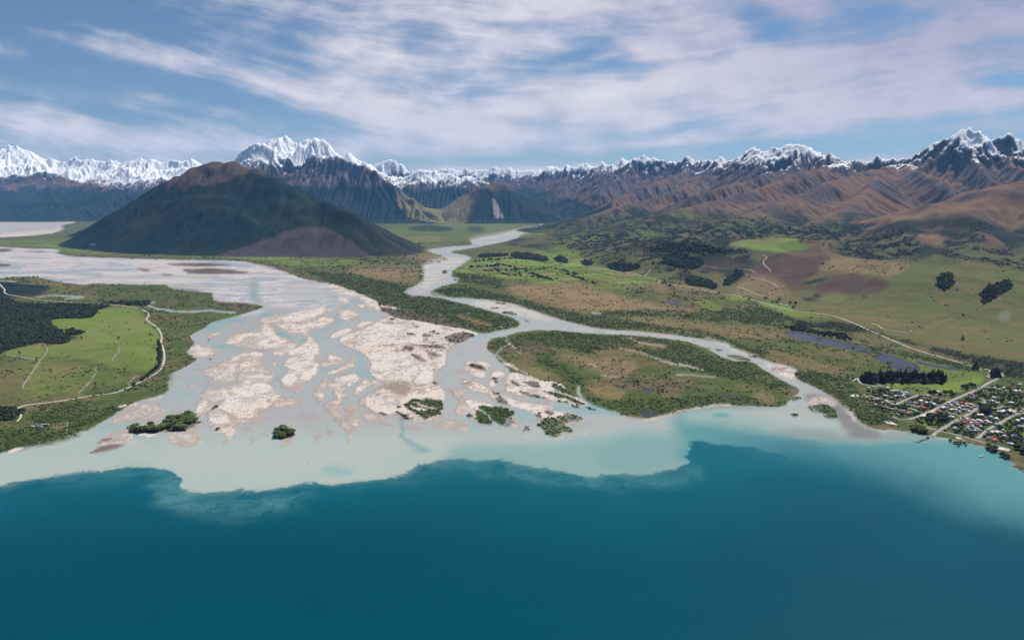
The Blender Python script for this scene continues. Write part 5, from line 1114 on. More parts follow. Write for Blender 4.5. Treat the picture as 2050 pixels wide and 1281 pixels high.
# --- roads and tracks
M_road = plain_mat('pale_gravel_road', (.46, .41, .34), .95, .15, .08); M_seal = plain_mat('street', (.30, .285, .265), .9, .12, .08); M_track = plain_mat('farm_track', (.27, .26, .21), .95, .2, .08)
def road(name, pts, wid, mat, lift=.45, sm=True):
    x, y, _ = hit(pts)
    P_ = np.stack([x, y], -1)
    if sm:
        for _ in range(2):
            q = [P_[0]]
            for i in range(len(P_) - 1): q += [P_[i] * .75 + P_[i + 1] * .25, P_[i] * .25 + P_[i + 1] * .75]
            q.append(P_[-1]); P_ = np.array(q)
    out = [P_[0]]
    for i in range(len(P_) - 1):
        L_ = np.linalg.norm(P_[i + 1] - P_[i]); n = max(1, int(L_ / 9))
        for k in range(1, n + 1): out.append(P_[i] + (P_[i + 1] - P_[i]) * k / n)
    P_ = np.array(out); d_ = np.gradient(P_, axis=0); d_ /= np.maximum(np.linalg.norm(d_, axis=1, keepdims=True), 1e-6); nrm_ = np.stack([-d_[:, 1], d_[:, 0]], -1)
    ww = wid / 2 * (1 + .12 * np.sin(np.arange(len(P_)) * .7))[:, None]
    A = P_ + nrm_ * ww; B = P_ - nrm_ * ww; M_ = P_
    za = sheet_z(A[:, 0], A[:, 1]); zb = sheet_z(B[:, 0], B[:, 1]); zm = sheet_z(M_[:, 0], M_[:, 1]); zz = np.maximum(np.maximum(za, zb), zm) + lift
    n = len(P_); low = zz - 1.2
    V = np.concatenate([np.c_[A, zz], np.c_[B, zz], np.c_[A, low], np.c_[B, low]]); Fc = []
    for i in range(n - 1): Fc += [(n + i, n + i + 1, i + 1, i), (i, i + 1, 2 * n + i + 1, 2 * n + i), (3 * n + i, 3 * n + i + 1, n + i + 1, n + i)]
    me = tri_mesh(name, V, np.array(Fc), mat); o = bpy.data.objects.new(name, me); COL.objects.link(o); tag(o, kind='structure'); return P_
tile(0, 560, 3.66)
road('road', tp([(-200,-20),(-60,20),(0,42),(20,60),(36,78),(28,95),(60,110),(150,125),(220,145),(330,155),(500,170),(700,182),(850,190),(950,205),(1040,225),(1090,248),(1090,270),(1062,300),(1150,345),(1190,420),(1175,460),(1198,520),(1206,570),(1190,650),(1150,690),(1000,775),(850,835),(700,855),(500,885),(320,910),(180,930),(122,950)]), 9, M_road)
road('farm_track', tp([(660,408),(800,402),(1000,385),(1120,365)]), 5, M_track)
road('farm_track', tp([(40,562),(130,570),(290,595)]), 9, M_track)
road('farm_track', tp([(310,455),(345,500),(345,540),(280,620),(200,740),(162,790),(165,805),(182,805)]), 4, M_track)
road('farm_track', tp([(152,990),(152,1020),(125,1050)]), 6, M_road)
road('farm_track', tp([(495,1050),(490,1100),(478,1140)]), 4, M_track)
TILE = (1550, 480, 2.668)
valley = tp([(-180,323),(-60,350),(100,385),(230,395),(330,410),(440,455),(500,485),(600,530),(700,570),(800,605),(900,635),(1050,680),(1110,700)])
tile(1200, 480, 6.83)
vr = tp([(-700,300),(-300,340),(0,405),(350,455),(620,512),(760,550),(1000,620),(1200,640),(1450,700),(1680,750),(1860,770),(1960,795)])
road('road', vr + valley[2:], 8.5, M_road)
road('farm_track', tp([(500,480),(600,510),(660,460),(700,410)]), 6, M_road)
TILE = (1550, 480, 2.668)
road('farm_track', tp([(520,452),(560,462),(572,480),(640,488),(720,500)]), 5, M_road)
road('farm_track', tp([(230,508),(330,530),(460,552),(530,575)]), 4, M_road)
road('farm_track', tp([(1170,705),(1150,715),(1145,745)]), 5, M_road)
tile(1150, 480, 3.05)
for q in ([(1000,288),(1080,318),(1150,345)], [(1045,213),(1150,245),(1240,292)], [(1060,293),(1150,294),(1250,297)], [(1150,92),(1182,115),(1148,135),(1160,160),(1200,195)], [(830,168),(900,187),(1000,180),(1060,178),(1105,205)]):
    road('farm_track', tp(q), 6.5, M_road)
TILE = (0, 0, 1.0)
road('farm_track', [(835,537),(841,545),(838,552)], 8, M_track)
TILE = (1650, 700, 5.125)
STREETS = {
 'main': ('main street', [(1700,345),(1560,425),(1400,495),(1280,545),(1200,592),(1120,632),(1030,682),(930,718),(860,735)], 11),
 'jetty': ('jetty street', [(1105,905),(1135,870),(1185,845),(1300,770),(1420,705),(1540,640),(1612,590),(1625,550)], 10),
 'shore': ('shore road', [(1000,815),(1090,835),(1185,850),(1350,890),(1500,930),(1640,965),(1760,1000)], 8),
 'east': ('right-hand street', [(1570,935),(1610,890),(1680,832),(1800,770),(1870,720),(1960,680),(2060,652)], 9),
 'west': ('short cross street', [(765,558),(870,510),(980,470)], 9),
 'golf': ('golf lane', [(550,390),(640,405),(760,430),(900,455),(980,470),(1120,490),(1280,528)], 6),
 'upper': ('upper left lane', [(400,480),(560,510),(700,550),(770,560),(900,590),(1050,622)], 6),
 'lower': ('lower left lane', [(400,545),(500,565),(620,600),(700,615),(820,635),(900,645)], 6),
 'bay': ('river mouth lane', [(685,695),(760,720),(850,735)], 7),
 'mid': ('middle lane', [(1255,655),(1330,672),(1440,705),(1520,735),(1640,760)], 6),
 'back': ('back lane', [(1320,538),(1480,562),(1600,588),(1660,555),(1630,515),(1480,492)], 6),
 'park': ('curved lane', [(1660,600),(1780,625),(1850,590),(1960,650)], 6)}
STP = {}
for k, (nm, pts, wd_) in STREETS.items(): STP[k] = road('street', tp(pts), wd_, M_seal, .5)
road('street', tp([(1700,345),(1800,300),(1835,278),(1822,255),(1770,235)]), 10, M_seal)
road('street', tp([(300,328),(345,302),(352,335),(375,355),(450,375),(550,390)]), 6, M_road)
road('street', tp([(1640,205),(1705,225),(1690,270),(1680,300)]), 6, M_road)
road('street', tp([(630,645),(700,615)]), 8, M_seal)
def pad(name, poly, mat, lift=.6):
    x, y, z = hit(tp(poly)); zt = float(z.max()) + lift; n = len(x)
    V = np.concatenate([np.c_[x, y, np.full(n, zt)], np.c_[x, y, np.full(n, zt - 2)]]); fl = list(range(n)); sizes = [n]
    ar = sum(x[i] * y[(i + 1) % n] - x[(i + 1) % n] * y[i] for i in range(n))
    if ar < 0: fl = fl[::-1]
    for i in range(n): fl += [i, n + i, n + (i + 1) % n, (i + 1) % n]; sizes.append(4)
    me = new_mesh(name, V, fl, sizes, False); me.materials.append(mat); o = bpy.data.objects.new(name, me); COL.objects.link(o); return tag(o, kind='structure')
M_pad = plain_mat('gravel_yard', (.50, .44, .38), .95, .15, .06)
for q in ([(1680,975),(1780,990),(1915,1035),(1890,1060),(1780,1035),(1690,1010)], [(1850,615),(1900,600),(1980,630),(1960,655),(1880,645)], [(270,472),(330,465),(370,485),(350,500),(260,495)], [(1140,425),(1190,420),(1185,440),(1150,445)], [(970,690),(1060,650),(1130,610),(1190,580),(1215,590),(1090,668),(1000,705)], [(610,745),(650,730),(760,780),(740,790),(640,770)], [(1340,905),(1400,905),(1420,930),(1360,930)]):
    pad('gravel_yard', q, M_pad)
pad('paddock', [(1570,420),(1640,418),(1760,440),(1750,460),(1650,445)], plain_mat('dry_paddock', (.42, .31, .16), .95, .2, .06))
# --- houses
roofc = {'w': ('white', (.64,.63,.62)), 'g': ('grey', (.30,.31,.33)), 'r': ('red', (.42,.055,.06)), 't': ('tan', (.42,.36,.28)), 'e': ('teal', (.16,.34,.31)), 'b': ('blue-grey', (.13,.18,.30)), 'd': ('dark', (.06,.06,.075)), 'n': ('brown', (.13,.085,.07))}
M_roof = {k: plain_mat('roof_' + v[0].replace('-', '_'), v[1], .45, .12, .5) for k, v in roofc.items()}
M_wall = [plain_mat('weatherboard', c, .8, .08, .4) for c in ((.60,.58,.54), (.44,.41,.36), (.30,.24,.20), (.52,.54,.55))]
M_glass = plain_mat('window_glass', (.04,.05,.06), .1, .05, 1)
def gable(L, Wd, h, rh, ov=.5):
    l, w = L / 2, Wd / 2
    wall = np.array([(-l,-w,-1.5),(l,-w,-1.5),(l,w,-1.5),(-l,w,-1.5),(-l,-w,h),(l,-w,h),(l,w,h),(-l,w,h),(-l,0,h+rh),(l,0,h+rh)])
    wf, ws = [0,1,5,4, 2,3,7,6, 1,2,6,9,5, 3,0,4,8,7], [4,4,5,5]
    a, b = l + ov, w + ov; dz = rh * ov / w; t = .18
    top = [(-a,-b,h-dz+.05),(a,-b,h-dz+.05),(a,0,h+rh+.05),(-a,0,h+rh+.05),(a,b,h-dz+.05),(-a,b,h-dz+.05)]
    R_ = np.array(top + [(x, y, z + t) for x, y, z in top])
    rf = [(6,7,8,9),(9,8,10,11),(0,3,2,1),(3,5,4,2),(0,1,7,6),(4,5,11,10),(1,2,8,7),(2,4,10,8),(3,0,6,9),(5,3,9,11)]
    return wall, wf, ws, R_, np.array(rf)
HM = {}
def house(x, y, rot, L, Wd, ck, label, name='house', cat='house', group=None):
    key = (round(L), round(Wd))
    if key not in HM:
        wall, wf, ws, R_, rf = gable(key[0], key[1], 2.7 + .02 * key[0], Wd * .26)
        win = []
        for sx in np.linspace(-key[0] * .33, key[0] * .33, 3):
            for sy in (-1, 1):
                yy = sy * (key[1] / 2 + .03); i = len(win) // 4
                win += [(sx - .9, yy, .9), (sx + .9, yy, .9), (sx + .9, yy, 2.1), (sx - .9, yy, 2.1)] if sy < 0 else [(sx + .9, yy, .9), (sx - .9, yy, .9), (sx - .9, yy, 2.1), (sx + .9, yy, 2.1)]
        HM[key] = (wall, wf, ws, R_, rf, np.array(win), {})
    wall, wf, ws, R_, rf, win, cache = HM[key]
    wi = random.randrange(4)
    if ('w', wi) not in cache: me = new_mesh('wall', wall, wf, ws, False); me.materials.append(M_wall[wi]); cache[('w', wi)] = me
    if ('r', ck) not in cache: cache[('r', ck)] = tri_mesh('roof', R_, rf, M_roof[ck])
    z = float(sheet_z(x, y)[0])
    e = bpy.data.objects.new(name, None); COL.objects.link(e); e.location = (x, y, z); e.rotation_euler = (0, 0, rot); tag(e, label, cat, group)
    for nm, me in (('wall', cache[('w', wi)]), ('roof', cache[('r', ck)])):
        o = bpy.data.objects.new(nm, me); o.parent = e; COL.objects.link(o)
        if nm == 'wall':
            for k in range(len(win) // 4):
                kk = ('n', k)
                if kk not in cache: cache[kk] = tri_mesh('window', win[4 * k:4 * k + 4], np.array([(0, 1, 2, 3)]), M_glass)
                if L > 13: q = bpy.data.objects.new('window', cache[kk]); q.parent = o; COL.objects.link(q)
    return e
HS = [(450,408,'w',9),(570,385,'w',10),(600,392,'g',10),(645,411,'w',12),(700,440,'w',14),(745,447,'t',16),(790,457,'g',12),(812,470,'w',12),(842,460,'w',12),(870,478,'g',11),(380,508,'d',12),(432,518,'w',9),(500,532,'t',10),(545,526,'w',9),(590,522,'g',10),(635,500,'w',15),(690,505,'e',10),(722,497,'w',12),(762,490,'g',12),(800,492,'w',12),(822,508,'b',12),(632,548,'w',10),(660,567,'w',11),(600,556,'t',9),(705,578,'w',12),(742,577,'w',12),(480,570,'r',9),(520,577,'w',9),(880,562,'b',15),(930,572,'w',10),(985,541,'w',20),(1012,512,'g',10),(1060,488,'t',22),(1040,562,'w',15),(1090,572,'e',16),(1122,577,'w',14),(1020,621,'r',18),(850,676,'r',24),(760,690,'n',18),(905,636,'t',22),(950,662,'g',14),(1120,681,'r',20),(1180,657,'n',18),(1213,616,'w',18),(1245,622,'b',12),(1290,640,'w',12),(1325,628,'w',12),
 (1330,563,'b',18),(1298,580,'w',10),(1360,590,'w',12),(1402,570,'r',16),(1460,575,'r',16),(1502,577,'w',12),(1382,612,'w',12),(1422,627,'g',12),(1345,642,'w',12),(1300,602,'g',12),(1440,642,'w',11),(1482,652,'w',12),(1503,620,'b',14),(1462,608,'w',11),(1385,657,'w',9),(1412,592,'w',10),(1540,602,'w',9),
 (1290,702,'g',16),(1312,716,'w',12),(1440,765,'r',14),(1470,753,'r',14),(1492,786,'r',13),(1570,792,'r',16),(1458,735,'w',11),(1540,745,'w',13),(1602,740,'w',18),(1502,769,'w',10),(1520,802,'w',9),(1560,820,'w',10),(1602,812,'w',9),(1540,850,'w',9),(1590,846,'w',10),(1470,822,'e',12),(1332,820,'e',18),(1502,850,'g',10),(1622,770,'g',12),(1700,765,'w',14),(1655,752,'w',12),(1762,787,'e',16),(1802,787,'g',14),
 (1578,684,'w',16),(1612,692,'w',16),(1702,716,'g',18),(1760,720,'w',16),(1820,655,'w',30),(1778,650,'w',12),(1905,558,'w',14),(1935,566,'w',12),(1750,510,'w',15),(1690,545,'b',13),(1730,547,'w',14),(1772,570,'w',12),(1500,476,'r',18),(1536,486,'r',14),(1652,410,'b',13),(1692,412,'g',12),(1742,405,'w',12),(1832,408,'w',12),(1800,420,'t',12),(1862,442,'g',12),(1960,440,'w',18),(2002,442,'w',14),(2032,455,'r',12),(1998,380,'g',24),
 (1718,860,'w',16),(1762,872,'w',16),(1752,842,'r',10),(1802,872,'w',12),(1682,925,'b',14),(1745,945,'r',22),(1842,915,'g',16),(1930,915,'d',30),(1930,985,'w',20),(1978,740,'w',16),(2022,735,'w',14),(1992,812,'b',16),(2034,817,'w',12),(2012,650,'g',14),(2044,640,'w',12),(1662,226,'w',11),(1670,292,'t',10),(1870,700,'n',12),(1240,590,'g',12),(1270,560,'w',10),(1350,610,'n',11),(1450,590,'g',11),(1520,590,'t',10),(1560,770,'g',10),(1480,800,'w',8),(1440,840,'d',11),(1830,840,'g',13)]
x, y, z = hit(tp([(a, b) for a, b, _, _ in HS]))
rank = {}
for i, (a, b, ck, L) in enumerate(HS):
    best = None
    for k, Pk in STP.items():
        d_ = np.hypot(Pk[:, 0] - x[i], Pk[:, 1] - y[i]); j = int(d_.argmin())
        if best is None or d_[j] < best[0]: best = (d_[j], k, j)
    dd, k, j = best; Pk = STP[k]; q0, q1_ = Pk[max(j - 1, 0)], Pk[min(j + 1, len(Pk) - 1)]; ang = math.atan2(q1_[1] - q0[1], q1_[0] - q0[0])
    side = 'far' if (y[i] - Pk[j][1]) > 0 else 'near'
    rank.setdefault((k, side), []).append((j if k not in ('main',) else -j, i, ang, dd))
ORD = ['first','second','third','fourth','fifth','sixth','seventh','eighth','ninth','tenth','eleventh','twelfth','thirteenth','fourteenth','fifteenth','sixteenth','seventeenth','eighteenth','nineteenth','twentieth','twenty-first','twenty-second','twenty-third','twenty-fourth','twenty-fifth']
for (k, side), lst in rank.items():
    lst.sort()
    lr = 'left to right'
    lst2 = sorted(lst, key=lambda t: x[t[1]] / y[t[1]])
    for n_, (j, i, ang, dd) in enumerate(lst2):
        ck, L = HS[i][2], HS[i][3]; size = 'long ' if L >= 20 else ('small ' if L <= 9 else '')
        lab = '%s%s-roofed house, %s from left, %s side of %s' % (size, roofc[ck][0], ORD[min(n_, 24)], side, STREETS[k][0])
        house(x[i], y[i], ang + (math.pi / 2 if (i * 7) % 3 == 0 and L < 14 else 0) + random.uniform(-.08, .08), L, L * .55 if L < 18 else 9.5, ck, lab)
hpts = np.stack([x, y], -1)
# outlying buildings
TILE = (0, 0, 1.0)
OUT = [((187,492), 'w', 70, 'farm_building', 'farm building', 'long white farm building on the flats left of the forested hill'),
 ((290.5,627), 'w', 12, 'shed', 'shed', 'small white shed inside the bend of the pale farm road'),
 ((1446,569), 'w', 16, 'house', 'house', 'white house in the gap between two dark plantations beside the valley road'),
 ((1440,571), 't', 12, 'shed', 'shed', 'tan shed just left of the white house between two plantations'),
 ((1562,611), 'w', 22, 'farm_building', 'farm building', 'long white farm building among trees above the bright green paddock'),
 ((1572,614), 'w', 18, 'farm_building', 'farm building', 'right-hand white farm building above the bright green paddock'),
 ((1540,591), 'w', 14, 'house', 'house', 'white farmhouse below the end of the zigzag track'),
 ((1615,586), 'g', 12, 'shed', 'shed', 'grey hut at the foot of the burnt brown hill'),
 ((1822,667), 'w', 12, 'house', 'house', 'white house at the end of the drive above the valley road'),
 ((1272,550), 'w', 16, 'house', 'house', 'white building beside the cleared yard on the valley road'),
 ((1352,575), 'w', 20, 'house', 'house', 'pale building in the roadside clearing with tall conifers'),
 ((1366,578), 't', 12, 'shed', 'shed', 'tan shed at the right end of the roadside clearing'),
 ((1003,657), 'w', 12, 'hut', 'hut', 'white hut on the river bank at the meeting of the two arms'),
 ((968,541), 'w', 20, 'house', 'house', 'white house in the fields beyond the river bend'),
 ((1043,542), 'w', 18, 'house', 'house', 'white house among hedged fields in mid valley'),
 ((857,460), 'w', 26, 'house', 'house', 'far white house before the dark wood at the valley head'),
 ((764,525), 'w', 16, 'house', 'house', 'white cottage on the flats right of the forested hill'),
 ((66,858), 'w', 9, 'cabin', 'cabin', 'leftmost white cabin in the camp among the lakeside trees'),
 ((73,853), 'g', 8, 'cabin', 'cabin', 'grey cabin second from the left in the lakeside camp'),
 ((79,856), 'e', 12, 'cabin', 'cabin', 'teal-roofed hall in the middle of the lakeside camp'),
 ((85,853), 'w', 8, 'cabin', 'cabin', 'white cabin just right of the teal-roofed hall in the camp'),
 ((91,852), 'w', 8, 'cabin', 'cabin', 'rightmost but one white cabin of the lakeside camp'),
 ((97,855), 't', 8, 'cabin', 'cabin', 'tan cabin at the right end of the lakeside camp')]
x, y, z = hit([o[0] for o in OUT])
for i, (p_, ck, L, nm, cat, lab) in enumerate(OUT): house(x[i], y[i], random.uniform(-.3, .3), L, min(L * .55, 12), ck, lab, nm, cat)
# trees through the town
TILE = (1650, 700, 5.125)
allst = np.concatenate(list(STP.values()))
cand = inside(tp([(430,420),(620,420),(960,480),(1280,540),(1560,440),(1760,370),(2040,420),(2040,960),(1900,980),(1500,910),(1180,830),(960,760),(720,660),(440,590)]), 2600, rgt, 0)
x, y, z = hit(cand); nt_ = 0; limit = 298 - NTREE
SMALL = [[], []]
for i in range(len(x)):
    if np.hypot(hpts[:, 0] - x[i], hpts[:, 1] - y[i]).min() < 13 or np.hypot(allst[:, 0] - x[i], allst[:, 1] - y[i]).min() < 10: continue
    if water[np.clip(np.searchsorted(rows, y[i]), 0, NR - 1), np.clip(np.searchsorted(tt, x[i] / y[i]), 0, NC - 1)] > .2: continue
    if rgt.uniform() < .12 and nt_ < limit:
        tree(random.choice(['round', 'round', 'willow']), x[i], y[i], rgt.uniform(7, 13), 'dark green garden tree among the houses of the town', 'garden trees in the town', 1.15, z[i]); nt_ += 1
    elif len(SMALL[0]) < 1300: SMALL[0].append((x[i], y[i], z[i])); q_ = rgt.uniform(0, 1) ** 1.5 * 4.5 + 1.6; SMALL[1].append([q_, q_, q_ * 1.1])
o = instancer('garden_shrubs', SMALL[0], SMALL[1], dark_b, RG); tag(o, 'small dark shrubs and hedges in the town gardens', 'shrubs', kind='stuff')
print('trees', NTREE)
# --- jetty and boats
M_wood = plain_mat('weathered_planks', (.34,.31,.28), .9, .2, 1); M_hull = plain_mat('white_hull', (.78,.78,.78), .3, .05, 1)
x, y, z = hit(tp([(1078,912), (966,955)]))
a_ = np.array([x[0], y[0]]); b_ = np.array([x[1], y[1]]); L_ = float(np.linalg.norm(b_ - a_)); ang = math.atan2(*(b_ - a_)[::-1])
e = bpy.data.objects.new('jetty', None); COL.objects.link(e); e.location = (a_[0], a_[1], 0); e.rotation_euler = (0, 0, ang); tag(e, 'weathered timber jetty reaching into the turquoise lake below the town', 'jetty')
def box(name, x0, x1, y0, y1, z0, z1, mat, parent):
    V = np.array([(x0,y0,z0),(x1,y0,z0),(x1,y1,z0),(x0,y1,z0),(x0,y0,z1),(x1,y0,z1),(x1,y1,z1),(x0,y1,z1)]); Fc = np.array([(0,3,2,1),(4,5,6,7),(0,1,5,4),(1,2,6,5),(2,3,7,6),(3,0,4,7)])
    o = bpy.data.objects.new(name, tri_mesh(name, V, Fc, mat)); o.parent = parent; COL.objects.link(o); return o
box('deck', -6, L_, -2, 2, 1.6, 2.0, M_wood, e); box('end_platform', L_, L_ + 6, -5, 5, 1.6, 2.05, M_wood, e); box('kerb_rail', 0, L_, -2.1, -1.9, 2.0, 2.7, M_wood, e); box('kerb_rail', 0, L_, 1.9, 2.1, 2.0, 2.7, M_wood, e)
for k in range(9):
    for s_ in (-1.7, 1.7): tv, tf = tube([(L_ * (k + .5) / 9, s_, -2), (L_ * (k + .5) / 9, s_, 2.3)], [.25, .22]); o = bpy.data.objects.new('pile', tri_mesh('pile', tv, tf, M_wood)); o.parent = e; COL.objects.link(o)
rf_e = house(a_[0] + 9 * math.cos(ang), a_[1] + 9 * math.sin(ang), ang, 7, 4, 'r', 'little red-roofed boat shed on the landward end of the jetty', 'boat_shed', 'shed'); rf_e.location.z = 2
def boat(px, py, L, rot, label):
    x, y, z = hit(tp([(px, py)])); n = 14; V = []; Fc = []
    sec = np.linspace(-.5, .5, n)
    for t in sec:
        w_ = .16 * L * (1 - max(0, t * 2) ** 2.2) ** .6 if t > 0 else .16 * L * (1 - .15 * (t * -2) ** 2); w_ = max(w_, .02)
        sh = .10 * L + .05 * L * max(0, t) * 2
        for q, zz in ((-1, sh), (-.75, .02 * L), (0, -.05 * L), (.75, .02 * L), (1, sh)): V.append((t * L, q * w_, zz))
    for i in range(n - 1):
        for k in range(4): Fc.append((i * 5 + k, (i + 1) * 5 + k, (i + 1) * 5 + k + 1, i * 5 + k + 1))
        Fc.append((i * 5 + 4, (i + 1) * 5 + 4, (i + 1) * 5, i * 5))
    e = bpy.data.objects.new('boat', None); COL.objects.link(e); e.location = (x[0], y[0], .2); e.rotation_euler = (0, 0, rot); tag(e, label, 'boat')
    o = bpy.data.objects.new('hull', tri_mesh('hull', np.array(V), np.array(Fc), M_hull)); o.parent = e; COL.objects.link(o)
    box('cabin', -.12 * L, .18 * L, -.09 * L, .09 * L, .1 * L, .24 * L, M_hull, e); box('windscreen', .181 * L, .2 * L, -.08 * L, .08 * L, .12 * L, .2 * L, M_glass, e)
boat(1612, 1112, 14, .3, 'white motor boat moored alone off the shore at lower right')
boat(1035, 972, 8, .1, 'small white boat beside the outer end of the jetty')
print('things', time.time() - T0)
SKY_STR, SUN_E, CLOUD_E, HAZE, HAZE_C, EXPO = .064, 5.0, 1.05, 1.15e-5, (.22, .53, 1.0, 1), 0.2
# ---------------------------------------------------------------- sky, air, sun, camera
SUN_EL, SUN_AZ = math.radians(53), math.radians(36)               # azimuth from +Y, negative = left
w = bpy.data.worlds.new('World'); SC.world = w; w.use_nodes = True; nt = w.node_tree
bg = nt.nodes['Background']; sk = nt.nodes.new('ShaderNodeTexSky'); sk.sky_type = 'NISHITA'; sk.sun_disc = False
sk.sun_elevation = SUN_EL; sk.sun_rotation = SUN_AZ; sk.altitude = 900; sk.air_density = 1.0; sk.dust_density = 0; sk.ozone_density = 5
nt.links.new(sk.outputs[0], bg.inputs[0]); bg.inputs[1].default_value = SKY_STR
sl = bpy.data.lights.new('sun', 'SUN'); sl.energy = SUN_E; sl.angle = math.radians(.53); sl.color = (1, .955, .89)
so = bpy.data.objects.new('sun', sl); COL.objects.link(so)
from mathutils import Vector
dv = Vector((math.sin(SUN_AZ) * math.cos(SUN_EL), math.cos(SUN_AZ) * math.cos(SUN_EL), math.sin(SUN_EL)))
so.rotation_euler = (-dv).to_track_quat('-Z', 'Y').to_euler(); so.location = (0, 0, 5000)
# cirrus: a high vault of thin cloud well outside the air below
ncx, ncy = 1150, 330
PXs = np.linspace(-380, 2430, ncx); PYs = np.linspace(-120, 420, ncy)
CXg, CYg = np.meshgrid(PXs, PYs)
# slope of the streaks changes across the sky
def Sdrift(px): 
    t = np.clip((px - 500) / 900.0, 0, 1)
    return np.where(px < 500, .27 * (px - 500), 0) + np.where(px >= 500, 1, 0) * (.27 * np.minimum(px - 500, 900) - .42 * 900 * t * t * .5) + np.where(px > 1400, (.27 - .42) * (px - 1400), 0)
wv = 26 * fbm(CXg, CYg * 3, 420, 4, 401); wu = 60 * fbm(CXg, CYg * 3, 500, 3, 402)
vv = CYg - Sdrift(CXg) + wv; uu = CXg + wu
fan = 1 + (CYg - 330) / -900.0
st1 = fbm(uu * .16, vv, 70, 5, 411); st2 = fbm(uu * .10, vv * 1.0, 26, 4, 412); puff = fbm(CXg, CYg * 1.8, 130, 5, 413, .55)
def ell(cx_, cy_, rx, ry, ang=0):
    a = math.radians(ang); x = CXg - cx_; y = CYg - cy_
    xr = x * math.cos(a) + y * math.sin(a); yr = -x * math.sin(a) + y * math.cos(a)
    return np.exp(-(xr / rx) ** 2 - (yr / ry) ** 2)
d = .60 + .24 * sstep(400, 1100, CXg)
for e in [(230,30,330,60,10,-.6), (30,30,140,45,5,-.4), (60,140,260,32,12,-.55), (380,170,330,30,14,-.6), (600,155,120,26,16,-.4), (150,215,260,18,8,-.35), (820,60,200,26,14,-.22), (1180,95,110,40,15,-.5), (1100,135,120,26,-5,-.3),
          (960,185,90,14,-15,-.3), (1540,50,130,34,20,-.5), (1690,40,60,60,0,-.2), (1760,25,130,30,0,-.35), (1500,85,80,18,-20,-.35), (1750,292,520,20,-2,-.85), (2040,165,90,14,-6,-.7), (2060,150,100,10,-6,-.3), (1400,250,140,14,-12,-.4),
          (1150,322,330,11,0,-.4), (780,330,120,12,0,-.3), (1900,240,260,16,-6,-.35), (500,250,200,14,12,-.2)]:
    d = d + e[5] * ell(*e[:5])
for e in [(300,110,420,26,14,.28), (700,190,330,34,16,.25), (1130,205,230,16,-8,.42), (1230,185,110,12,-4,.3), (1190,120,60,10,-14,.4), (560,60,170,16,18,.12), (1200,15,240,22,12,.22), (1330,120,130,26,25,.22), (1500,150,220,34,-12,.2), (1850,130,330,50,-10,.15), (100,255,330,16,6,.3), (330,290,330,14,2,.22), (900,290,260,20,-3,.16), (1650,215,260,24,-6,.18), (1300,290,200,7,-4,.25)]:
    d = d + e[5] * ell(*e[:5])
st3 = fbm(uu * .055, vv, 11, 4, 414, .6)
d = d + .33 * st1 + .15 * st2 + .30 * puff + .11 * st3
for x0_, y0_, x1_, y1_ in ((1560, 145, 2100, 70), (1640, 190, 2120, 112)):       # thin darker furrows
    tt_ = (CXg - x0_) / (x1_ - x0_); yl = y0_ + (y1_ - y0_) * tt_ + 3 * puff
    d = d - .14 * np.exp(-((CYg - yl) / 5.0) ** 2) * sstep(0, .25, tt_) 
low = sstep(200, 330, CYg)
dens = sstep(.16, 1.08, d) * .93
tone = np.clip(.5 + .5 * (d - .7) + .25 * puff, 0, 1)
R = 95000.0
dx, dy, dz = ray(CXg, CYg); nrm = np.sqrt(dx * dx + dy * dy + dz * dz)
pos = np.stack([dx / nrm * R, dy / nrm * R, H + dz / nrm * R], -1).reshape(-1, 3)
i3 = np.arange(ncx * ncy).reshape(ncy, ncx)
q3 = np.stack([i3[:-1, :-1], i3[1:, :-1], i3[1:, 1:], i3[:-1, 1:]], -1).reshape(-1, 4)
me = new_mesh('sky_clouds', pos, q3.ravel(), np.full(len(q3), 4))
edge = sstep(-380, -150, CXg) * sstep(2430, 2200, CXg) * sstep(-120, -60, CYg)
at_ = me.attributes.new('veil', 'FLOAT', 'POINT'); at_.data.foreach_set('value', (dens * edge).ravel().astype(f32))
# tint of the veil: warm white near the bright middle, lavender grey towards upper right
lav = np.clip(sstep(900, 1900, CXg) * sstep(260, 0, CYg) + .35 * sstep(1000, 1900, CXg), 0, 1)
cwht = C(.66,.63,.665); clav = C(.33,.32,.43)
ccol = cwht + (clav - cwht) * (lav * .75)[..., None]
ccol = ccol * (.78 + .36 * tone)[..., None]
ca = me.color_attributes.new('tint', 'FLOAT_COLOR', 'POINT'); ca.data.foreach_set('color', np.concatenate([ccol.reshape(-1, 3), np.ones((ccol.size // 3, 1))], 1).astype(f32).ravel())
m = bpy.data.materials.new('cirrus'); m.use_nodes = True; t_ = m.node_tree; t_.nodes.clear()
out = t_.nodes.new('ShaderNodeOutputMaterial'); mx_ = t_.nodes.new('ShaderNodeMixShader'); tr = t_.nodes.new('ShaderNodeBsdfTransparent'); em = t_.nodes.new('ShaderNodeEmission')
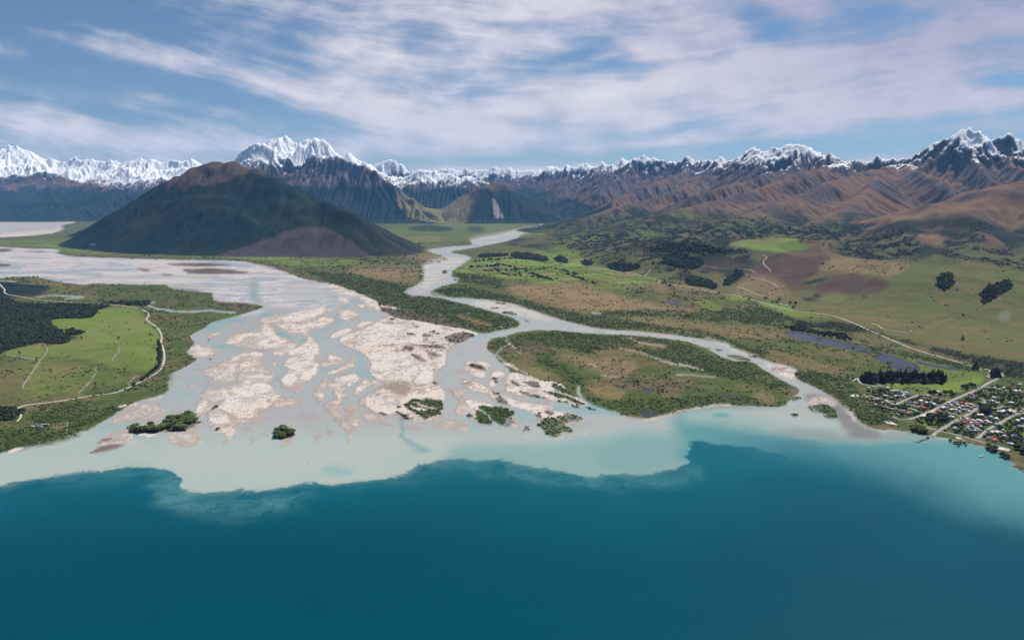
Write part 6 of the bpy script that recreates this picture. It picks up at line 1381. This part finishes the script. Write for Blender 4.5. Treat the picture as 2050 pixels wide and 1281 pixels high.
a1 = t_.nodes.new('ShaderNodeAttribute'); a1.attribute_name = 'veil'; a2 = t_.nodes.new('ShaderNodeAttribute'); a2.attribute_name = 'tint'
t_.links.new(a1.outputs['Fac'], mx_.inputs[0]); t_.links.new(tr.outputs[0], mx_.inputs[1]); t_.links.new(em.outputs[0], mx_.inputs[2]); t_.links.new(a2.outputs['Color'], em.inputs[0]); t_.links.new(mx_.outputs[0], out.inputs[0])
em.inputs[1].default_value = CLOUD_E
me.materials.append(m); o = bpy.data.objects.new('sky', me); COL.objects.link(o); tag(o, kind='structure')
# air
if HAZE > 0:
    hz = new_mesh('haze', [(x, y, z) for z in (-5, 3600) for x, y in ((-40000, -6000), (40000, -6000), (40000, 42000), (-40000, 42000))], [0,3,2,1, 4,5,6,7, 0,1,5,4, 1,2,6,5, 2,3,7,6, 3,0,4,7], [4] * 6, False)
    mh = bpy.data.materials.new('haze'); mh.use_nodes = True; th_ = mh.node_tree; th_.nodes.clear()
    oh = th_.nodes.new('ShaderNodeOutputMaterial'); pv = th_.nodes.new('ShaderNodeVolumePrincipled')
    pv.inputs['Color'].default_value = HAZE_C; pv.inputs['Density'].default_value = HAZE; pv.inputs['Anisotropy'].default_value = .0
    th_.links.new(pv.outputs[0], oh.inputs['Volume']); hz.materials.append(mh)
    ho = bpy.data.objects.new('haze', hz); COL.objects.link(ho); tag(ho, kind='stuff')
cam = bpy.data.cameras.new('camera'); cam_o = bpy.data.objects.new('camera', cam); COL.objects.link(cam_o)
cam_o.location = (0, 0, H); cam_o.rotation_euler = (math.radians(90) - TH, 0, 0)
cam.sensor_width = 36; cam.lens = F / 2050 * 36; cam.clip_end = 250000; cam.clip_start = 5
SC.camera = cam_o
SC.view_settings.view_transform = 'Standard'; SC.view_settings.look = 'None'; SC.view_settings.gamma = 1; SC.view_settings.exposure = EXPO
SC.cycles.volume_bounces = 1; SC.cycles.max_bounces = 6; SC.cycles.transparent_max_bounces = 8
SC.render.resolution_x = 1024; SC.render.resolution_y = 639
print('done', time.time() - T0)
